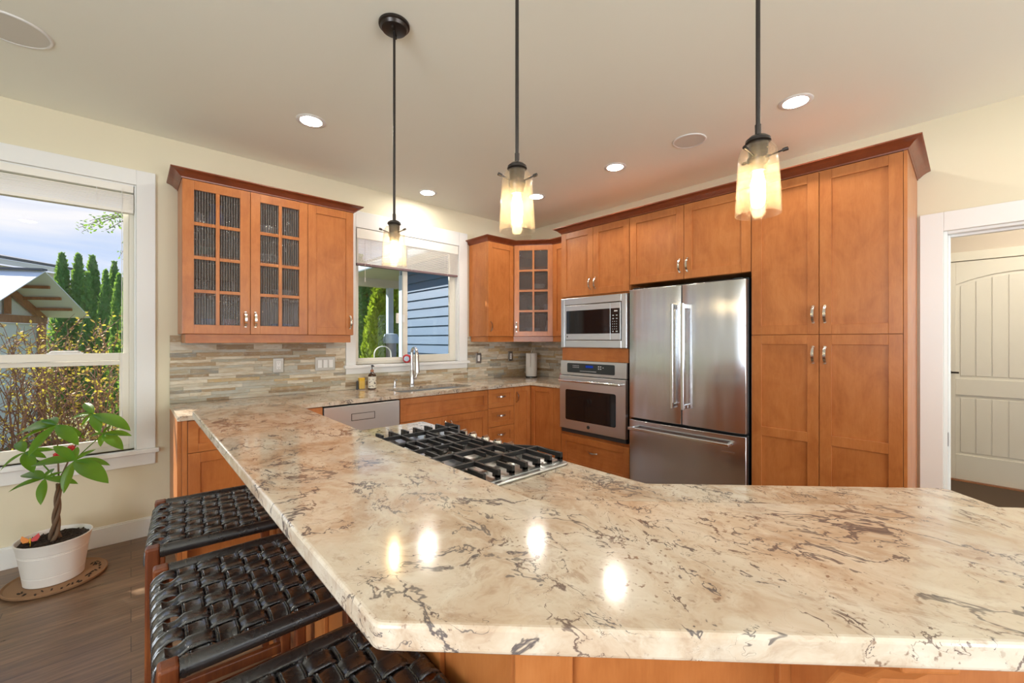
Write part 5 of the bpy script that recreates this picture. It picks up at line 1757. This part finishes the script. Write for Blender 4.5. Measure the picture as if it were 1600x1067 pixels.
def tuft_mesh(h, r, n, seed, lo=0.0):
    """many small upright sprays over a tapering column"""
    rr = random.Random(seed)
    m = MB()
    for k in range(n):
        t = rr.random() ** 0.9
        z = lo + (h - lo) * t
        prof = (min(1, (t + 0.04) * 6) ** .5) * (1 - t ** 2.2) ** 0.75
        a = rr.uniform(0, 2 * PI)
        lump = 1 + 0.13 * math.sin(5 * a + 11 * t) + 0.08 * math.sin(3 * a - 17 * t)
        q = r * prof * lump * (0.72 + 0.30 * rr.random() ** .5)
        c = Vector((q * math.cos(a), q * math.sin(a), z))
        o = Vector((math.cos(a), math.sin(a), 0))
        up = (Vector((0, 0, 1)) + o * rr.uniform(0.0, 0.9) + Vector((rr.uniform(-.4, .4), rr.uniform(-.4, .4), 0))).normalized()
        sd_ = up.cross(o + Vector((rr.uniform(-.8, .8), rr.uniform(-.8, .8), 0))).normalized()
        L = rr.uniform(0.05, 0.12) * (0.6 + r)
        w = L * 0.34
        m.add([c - sd_ * w * .4, c + up * L * .5 - sd_ * w, c + up * L, c + up * L * .5 + sd_ * w, c + sd_ * w * .4], [(0, 1, 2, 3, 4)])
    return m
def conifer(name, label, loc, h, r, mat, seed, n=3000, group=None, proto=None):
    if proto is not None:
        o = copy_tree(proto[0])
        o.location = loc; o.scale = (r / proto[2], r / proto[2], h / proto[1]); o.rotation_euler = (0, 0, seed * 1.7)
        return tag(o, label, 'tree', group)
    t = thing(name, label, 'tree', loc, 0, group)
    m = MB()
    prof = [(0.0, 0.0)] + [(r * .74 * (min(1, (k / 14 + .04) * 6) ** .5) * (1 - (k / 14) ** 2.2) ** .75 + (0.001 if k == 14 else 0), 0.05 + (h - .12) * k / 14) for k in range(15)]
    m.lathe(prof, 14)
    f = MB(); tm = tuft_mesh(h, r, n, seed)
    f.add(m.v, m.f); f.add(tm.v, tm.f)
    f.build('foliage', M[mat], t, fix=False)
    m = MB(); m.tube([(0, 0, -0.02), (0, 0, 0.3)], r * .18, 8); m.build('trunk', M['bark'], t)
    return t
def foot(u, d):
    p = world_at(u, 531, d); return (p.x, p.y, GZ)
def top_h(v, d): return H + d * (HOR - v) / FPX - GZ
hedge = [(97, 398, 9.6, 14.5), (122.5, 399, 9.8, 13), (144.5, 402, 9.6, 15), (165, 424, 9.3, 11), (178.5, 411, 9.9, 12), (186, 430, 9.0, 12), (206, 376, 7.6, 14), (228, 392, 8.4, 16), (252, 388, 8.8, 16)]
proto = None
for i, (u, v, d, hw) in enumerate(hedge):
    hgt = top_h(v, d)
    rad = hw / FPX * d / 0.92
    labs = ['slim dark conifer nearest the white house in the left window', 'second slim conifer from the white house in the hedge', 'third slim conifer in the hedge, with a bright left flank', 'short conifer in front of the gap in the middle of the hedge',
            'conifer standing behind the short one in the hedge', 'low conifer by the yellowish bush end of the hedge', 'tall dark conifer at the right edge of the dining window', 'conifer hidden beyond the dining window casing', 'last conifer of the hedge beyond the glass cabinet wall']
    if proto is None:
        t = conifer('arborvitae', labs[i], foot(u, d), hgt, rad, 'conifer', 3, 3600, 'hedge conifers beyond the dining window')
        proto = (t, hgt, rad)
    else:
        conifer('arborvitae', labs[i], foot(u, d), hgt, rad, 'conifer', i, group='hedge conifers beyond the dining window', proto=proto)
# conifers beyond the sink window
g0 = conifer('golden_conifer', 'bright golden-green dwarf conifer low in the sink window', foot(583, 6.6), top_h(484, 6.6), 0.22, 'golden_conifer', 21, 2600, 'golden conifers beyond the sink window')
gp = (g0, top_h(484, 6.6), 0.22)
conifer('golden_conifer', 'tall golden-green conifer behind the dwarf one in the sink window', foot(594, 8.8), top_h(437, 8.8), 0.34, '', 5, group='golden conifers beyond the sink window', proto=gp)
conifer('golden_conifer', 'tall golden-green conifer beside the blue corner post', foot(613, 9.2), top_h(446, 9.2), 0.36, '', 8, group='golden conifers beyond the sink window', proto=gp)
for i, (u, v, d, rad, lab) in enumerate(((560, 400, 10.5, .42, 'dark conifer at the left edge of the sink window'), (577, 418, 10.8, .40, 'dark conifer beside the golden one, under the eave'), (601, 425, 11.4, .45, 'dark conifer behind the golden conifers'), (628, 425, 11.2, .45, 'dark conifer hidden behind the blue corner post'))):
    conifer('arborvitae', lab, foot(u, d), top_h(v, d), rad, '', i + 4, group='dark conifers beyond the sink window', proto=proto)

conifer('arborvitae', 'unseen tall conifer added between the two windows to keep sun off the sink window', (0.57, 6.2, GZ), 6.2, 0.46, '', 3, group='unseen conifers added to block sun', proto=proto)  # unseen tree added to stop sun entering by the sink window
conifer('arborvitae', 'unseen tall conifer added far left of the greenhouse to shade the dining floor', (-2.9, 6.44, GZ), 7.6, 0.60, '', 6, group='unseen conifers added to block sun', proto=proto)  # unseen tree added to shade most of the floor by the dining window
# leafy russet shrubs close to the dining window
def shrub(label, loc, h, seed, spread, nst=9, leafn=26):
    rr = random.Random(seed)
    t = thing('autumn_shrub', label, 'shrub', loc, 0, 'autumn shrubs outside the dining window')
    st, lv, lv2 = MB(), MB(), MB()
    def leaf_(mm, p, s_):
        a = Vector((rr.uniform(-1, 1), rr.uniform(-1, 1), rr.uniform(-.6, .8))).normalized()
        b = a.cross(Vector((rr.uniform(-1, 1), rr.uniform(-1, 1), rr.uniform(-1, 1)))).normalized()
        mm.add([p, p + a * s_ * .5 + b * s_ * .28, p + a * s_, p + a * s_ * .5 - b * s_ * .28], [(0, 1, 2, 3)])
    for k in range(nst):
        a = rr.uniform(0, 2 * PI); q = rr.random() ** .5 * spread
        p = Vector((q * .5 * math.cos(a), q * .5 * math.sin(a), 0))
        d_ = Vector((math.cos(a) * .16, math.sin(a) * .16, 1)).normalized()
        hh = h * rr.uniform(.72, 1.0)
        pts = [p.copy()]
        n = 9
        for i in range(n):
            d_ = (d_ + Vector((rr.uniform(-.16, .16), rr.uniform(-.16, .16), 0.04))).normalized()
            p = p + d_ * hh / n
            pts.append(p.copy())
            if i >= 1:
                for b_ in range(rr.choice((1, 2, 2))):
                    e = Vector((rr.uniform(-1, 1), rr.uniform(-1, 1), rr.uniform(.2, .9))).normalized()
                    L = rr.uniform(.10, .32) * h / 1.9
                    q1 = p + e * L * .5 + Vector((0, 0, .02)); q2 = p + e * L + Vector((rr.uniform(-.03, .03), rr.uniform(-.03, .03), .05))
                    st.tube([p, q1, q2], [0.0035, 0.0028, 0.0014], 5, cap=False)
                    for _ in range(int(leafn * (0.12 + 0.20 * i / n))):
                        f_ = rr.random()
                        c = p.lerp(q1, f_ * 2) if f_ < .5 else q1.lerp(q2, f_ * 2 - 1)
                        leaf_(lv if rr.random() < .42 else lv2, c, rr.uniform(.018, .042))
        st.tube(pts, [0.009 - 0.007 * i / n for i in range(n + 1)], 6, cap=False)
    st.build('stems', M['twig'], t, smooth=60, fix=False)
    lv.build('yellow_leaves', M['autumn_leaf'], t, fix=False)
    lv2.build('russet_leaves', M['russet_leaf'], t, fix=False)
    return t
sh = [(12, 4.05, 1.95, 'autumn shrub at the left edge of the dining window'), (52, 3.75, 1.85, 'second autumn shrub from the left in the dining window'), (92, 4.15, 1.92, 'dense russet autumn shrub before the greenhouse corner'),
      (132, 3.80, 1.72, 'autumn shrub in the middle right of the dining window'), (170, 4.10, 1.80, 'autumn shrub by the right sash of the dining window'), (205, 3.70, 1.75, 'autumn shrub half hidden by the right window casing'), (-40, 3.9, 1.9, 'autumn shrub just beyond the left picture edge')]
for i, (u, d, h_, lab) in enumerate(sh):
    x, y, z = foot(u, d)
    shrub(lab, (x, y, z), h_, 40 + i, 0.36, 11, 24)
# low ground cover behind the shrubs
rr = random.Random(77)
m = MB()
for k in range(5200):
    x, y = rr.uniform(-2.6, 1.2), rr.uniform(4.5, 8.2)
    p = Vector((x, y, GZ + rr.uniform(0.0, 0.30)))
    a = Vector((rr.uniform(-1, 1), rr.uniform(-1, 1), rr.uniform(.1, 1.2))).normalized(); b = a.cross(Vector((rr.uniform(-1, 1), rr.uniform(-1, 1), .3))).normalized()
    L = rr.uniform(.05, .12)
    m.add([p, p + a * L * .5 + b * L * .3, p + a * L, p + a * L * .5 - b * L * .3], [(0, 1, 2, 3)])
tag(m.build('ground_cover', M['conifer'], fix=False), 'low leafy ground cover growing behind the autumn shrubs', 'ground cover', None, 'stuff')

# thin bare branch reaching into the top of the dining window
bx_ = world_at(246, 531, 5.0)
t = thing('garden_tree', 'slender tree whose thin branch hangs into the top right of the dining window', 'tree', (bx_.x, bx_.y, GZ))
m = MB(); m.tube([(bx_.x, bx_.y, GZ - .02), (bx_.x, bx_.y, 1.5), world_at(243, 325, 5.0)], [0.07, 0.055, 0.03], 10); m.build('trunk', M['bark'], t, local=False, smooth=60)
m = MB(); lv = MB(); rr = random.Random(3)
a = world_at(240, 330, 5.0)
for (u, v) in ((122, 356), (140, 345), (168, 344), (128, 362), (165, 360), (196, 336), (186, 402), (176, 336)):
    b = world_at(u, v, 5.0 + rr.uniform(-.2, .2))
    mid = a.lerp(b, .55) + Vector((0, 0, rr.uniform(.02, .07)))
    m.tube([a, mid, b], [0.006, 0.004, 0.002], 5, cap=False)
    for k in range(34):
        f_ = rr.uniform(.45, 1.0)
        c = mid.lerp(b, (f_ - .45) / .55) + Vector((rr.uniform(-.05, .05), rr.uniform(-.05, .05), rr.uniform(-.05, .05)))
        d_ = Vector((rr.uniform(-1, 1), rr.uniform(-1, 1), rr.uniform(-1, .4))).normalized(); e_ = d_.cross(Vector((rr.uniform(-1, 1), rr.uniform(-1, 1), 1))).normalized()
        L = rr.uniform(.03, .06)
        lv.add([c, c + d_ * L * .5 + e_ * L * .25, c + d_ * L, c + d_ * L * .5 - e_ * L * .25], [(0, 1, 2, 3)])
m.build('twigs', M['twig'], t, local=False, fix=False); lv.build('leaves', M['conifer'], t, local=False, fix=False)

# greenhouse: ridge runs off to the left, gable faces right
AP = world_at(70, 424, 6.4); RE = world_at(141, 497, 7.35)
gw = Vector((RE.x - AP.x, RE.y - AP.y, 0)); drop = RE.z - AP.z
rd = Vector((-gw.y, gw.x, 0)).normalized()
if rd.x > 0: rd = -rd
g = thing('greenhouse', 'small wooden greenhouse with a white translucent gable roof in the garden', 'greenhouse', (AP.x, AP.y, GZ))
LE = AP - gw + Vector((0, 0, drop))
RL = 3.2
def sheet(m, a, b, c, d, t=0.012):
    n_ = (b - a).cross(d - a).normalized() * t
    m.add([a, b, c, d, a + n_, b + n_, c + n_, d + n_], [(3, 2, 1, 0), (4, 5, 6, 7), (0, 1, 5, 4), (1, 2, 6, 5), (2, 3, 7, 6), (3, 0, 4, 7)])
for a, nm in ((LE, 'roof_panel'), (RE, 'roof_panel')):
    m = MB(); sheet(m, AP, a, a + rd * RL, AP + rd * RL); m.build(nm, M['polycarbonate'], g, local=False)
m = MB(); m.beam(AP + Vector((0, 0, .025)), AP + rd * RL + Vector((0, 0, .025)), 0.10, 0.03); m.build('ridge_cap', M['roof_dark'], g, local=False)
inset = rd * 0.62
def gp_(t, dz=0.0):      # along the gable: t from -1 (left eave) to 1 (right eave) at eave height
    return AP + gw * t + Vector((0, 0, drop + dz)) + inset
dn = Vector((0, 0, -0.09))
m = MB(); m.beam(AP + inset + dn, gp_(.94, .02) + dn * .4, 0.05, 0.10); m.build('rafter', M['cedar'], g, local=False)
m = MB(); m.beam(AP + inset + dn, gp_(-.94, .02) + dn * .4, 0.05, 0.10); m.build('rafter', M['cedar'], g, local=False)
m = MB(); m.beam(gp_(-1.0, -.05), gp_(1.0, -.05), 0.05, 0.12); m.build('tie_beam', M['cedar'], g, local=False)
for t_ in (-.34, .26, -.02):
    wdt = 0.10 if t_ == -.34 else 0.055
    m = MB(); a = gp_(t_, .02); m.beam(a, Vector((a.x, a.y, AP.z + (1 - 0) * 0 + (drop) * abs(t_) - 0.09)), wdt, 0.07, up=(1, 0, 0)); m.build('king_post', M['cedar'], g, local=False)
for t_ in (.28, .52, .76):
    p = AP + gw * t_ + Vector((0, 0, drop * t_ - .03))
    m = MB(); m.beam(p + rd * 0.12, p + rd * RL, 0.035, 0.045); m.build('purlin', M['cedar'], g, local=False)
for t_ in (-.92, .92):
    a = gp_(t_, -.11); m = MB(); m.beam(Vector((a.x, a.y, GZ)), a, 0.09, 0.09, up=(1, 0, 0)); m.build('corner_post', M['cedar'], g, local=False)
m = MB()
b0, b1, b2 = gp_(-.9, .0) + rd * .05, gp_(.9, .0) + rd * .05, AP + inset + rd * .05 + dn
n_ = rd * 0.01
m.add([b0, b1, b2, b0 + n_, b1 + n_, b2 + n_], [(0, 1, 2), (5, 4, 3), (0, 3, 4, 1), (1, 4, 5, 2), (2, 5, 3, 0)])
m.build('gable_panel', M['polycarbonate'], g, local=False)
m = MB(); a, b = gp_(-.9, -.12) + rd * .05, gp_(.9, -.12) + rd * .05
sheet(m, Vector((a.x, a.y, GZ)), Vector((b.x, b.y, GZ)), b, a, .01); m.build('wall_panel', M['polycarbonate'], g, local=False)
for t_, zz in ((-.22, .26), (-.30, -.07)):
    p = gp_(t_, zz) - rd * .08
    o = thing('hanging_pot', 'small dark pot hung ' + ('on the greenhouse post' if zz > 0 else 'from the greenhouse tie beam'), 'pot', p)
    m = MB(); m.lathe([(0.0, -.07), (0.05, -.07), (0.065, .06), (0.055, .06), (0.045, -.06), (0.0, -.06)], 16); m.build('pot', M['panel_grey'], o, smooth=40)

# neighbour's white house beyond the hedge
hs = thing('neighbor_house', "white house with a dark low roof beyond the hedge", 'house', foot(20, 19))
A = world_at(-60, 531, 16.5); B = world_at(100, 531, 20.5)
A.z = B.z = 0
dd_ = (B - A).normalized(); bk = Vector((-dd_.y, dd_.x, 0))
if bk.y < 0: bk = -bk
A = A - dd_ * 6
ztop = H + 19 * (HOR - 413) / FPX
m = MB(); m.add([Vector((p.x, p.y, z)) for z in (GZ, ztop - .25) for p in (A, B, B + bk * 6, A + bk * 6)], [(3, 2, 1, 0), (4, 5, 6, 7), (0, 1, 5, 4), (1, 2, 6, 5), (2, 3, 7, 6), (3, 0, 4, 7)]); m.build('wall', M['house_white'], hs, local=False)
m = MB(); up = Vector((0, 0, 1)); o_ = bk * .5
m.add([A - o_ + up * (ztop - .25), B - o_ + dd_ * .4 + up * (ztop - .25), B - o_ + dd_ * .4 + up * (ztop - .05), A - o_ + up * (ztop - .05)] + [p + bk * .06 for p in (A - o_ + up * (ztop - .25), B - o_ + dd_ * .4 + up * (ztop - .25), B - o_ + dd_ * .4 + up * (ztop - .05), A - o_ + up * (ztop - .05))],
      [(0, 1, 2, 3), (7, 6, 5, 4), (0, 4, 5, 1), (1, 5, 6, 2), (2, 6, 7, 3), (3, 7, 4, 0)]); m.build('fascia', M['house_white'], hs, local=False)
m = MB(); e0, e1 = A - o_ * 1.05 + up * (ztop - .04), B - o_ * 1.05 + dd_ * .5 + up * (ztop - .04)
sheet(m, e0, e1, e1 + bk * 4 + up * .75, e0 + bk * 4 + up * .75, .12); m.build('roof', M['roof_dark'], hs, local=False)
L_ = (B - A).length
for k in range(7):
    s0 = L_ - 1.0 - k * 1.7
    if s0 < 1: break
    m = MB(); a = A + dd_ * s0 - bk * .03; b = a - dd_ * .95
    sheet(m, a + up * (ztop - 1.25), b + up * (ztop - 1.25), b + up * (ztop - .42), a + up * (ztop - .42), .04)
    wf = m.build('window', M['vinyl'], hs, local=False)
    m = MB(); a2, b2 = a - dd_ * .07 - bk * .05, b + dd_ * .07 - bk * .05
    sheet(m, a2 + up * (ztop - 1.18), b2 + up * (ztop - 1.18), b2 + up * (ztop - .49), a2 + up * (ztop - .49), .02)
    m.build('pane', M['black_glass'], wf, local=False)

# the blue wing of this house seen through the sink window
SXW, SYE = 3.00, 5.77
w_ = thing('house_wing', 'blue clapboard wing of the house seen through the sink window', 'house', (SXW + .5, 5.2, GZ))
m = MB()
z = GZ
while z < 2.40:
    m.add([(SXW, YA + T + .02, z), (SXW, SYE, z), (SXW + .018, SYE, z + .125), (SXW + .018, YA + T + .02, z + .125), (SXW + .03, YA + T + .02, z), (SXW + .03, SYE, z), (SXW + .03, SYE, z + .125), (SXW + .03, YA + T + .02, z + .125)],
          [(0, 1, 2, 3), (7, 6, 5, 4), (0, 4, 5, 1), (1, 5, 6, 2), (2, 6, 7, 3), (3, 7, 4, 0)])
    z += .125
m.build('clapboards', M['blue_siding'], w_, local=False)
m = MB(); m.box(SXW + .031, SXW + 1.5, YA + T + .02, SYE + .02, GZ, 2.62); m.build('core', M['blue_siding'], w_, local=False)
m = MB(); m.box(SXW - .012, SXW + .03, SYE + .001, SYE + .02, GZ, 2.42); m.box(SXW - .020, SXW - .001, SYE - .12, SYE + .02, GZ, 2.30); m.build('corner_board', M['siding_trim'], w_, local=False)
m = MB(); m.box(2.74, SXW + 1.8, YA + T + .02, 7.6, 2.43, 2.47); m.build('soffit', M['soffit'], w_, local=False)
m = MB(); m.box(SXW + .5, SXW + .6, 7.2, 7.3, GZ, 2.29); m.build('porch_post', M['siding_trim'], w_, local=False)
m = MB(); m.box(2.78, SXW + .7, 7.18, 7.32, 2.29, 2.43); m.build('porch_beam', M['soffit'], w_, local=False)
m = MB(); m.box(2.68, 2.735, YA + T + .02, 7.62, 2.42, 2.52); m.build('gutter', M['siding_trim'], w_, local=False, bevel=.02)
m = MB(); m.add([(2.70, YA + T + .02, 2.51), (2.70, 7.64, 2.51), (4.9, 7.64, 3.3), (4.9, YA + T + .02, 3.3), (2.70, YA + T + .02, 2.56), (2.70, 7.64, 2.56), (4.9, 7.64, 3.35), (4.9, YA + T + .02, 3.35)],
                [(3, 2, 1, 0), (4, 5, 6, 7), (0, 1, 5, 4), (1, 2, 6, 5), (2, 3, 7, 6), (3, 0, 4, 7)]); m.build('roof', M['roof_dark'], w_, local=False)
# post with a bucket-like cap, and white wire arch
fx, fy, fz = foot(611, 6.75)
gpst = thing('garden_post', 'grey timber post with a pale cap beside the blue corner board', 'post', (fx, fy, fz))
ht = top_h(521, 6.75)
m = MB(); m.tube([(0, 0, 0), (0, 0, ht - .16)], 0.085, 14); m.build('post', M['grey_post'], gpst, smooth=50)
m = MB(); m.lathe([(0.0, 0.0), (0.12, 0.0), (0.13, 0.06), (0.10, .15), (0.0, .16)], 20, (0, 0, ht - .158)); m.build('cap', M['siding_trim'], gpst, smooth=40)
fx, fy, fz = foot(598, 5.95)
ga = thing('wire_arch', 'white wire hoop standing among the plants outside the sink window', 'garden hoop', (fx, fy, fz))
ht = top_h(541, 5.95)
for k, oy in enumerate((-.03, .03)):
    m = MB(); rad = .115
    pts = [(-rad, oy, 0), (-rad, oy, ht - rad)] + [(-rad * math.cos(PI * i / 12), oy, ht - rad + rad * math.sin(PI * i / 12)) for i in range(1, 12)] + [(rad, oy, ht - rad), (rad, oy, 0)]
    m.tube(pts, 0.006, 8); m.build('hoop', M['white_plastic'], ga, smooth=60)
ga.rotation_euler = (0, 0, R(-20))
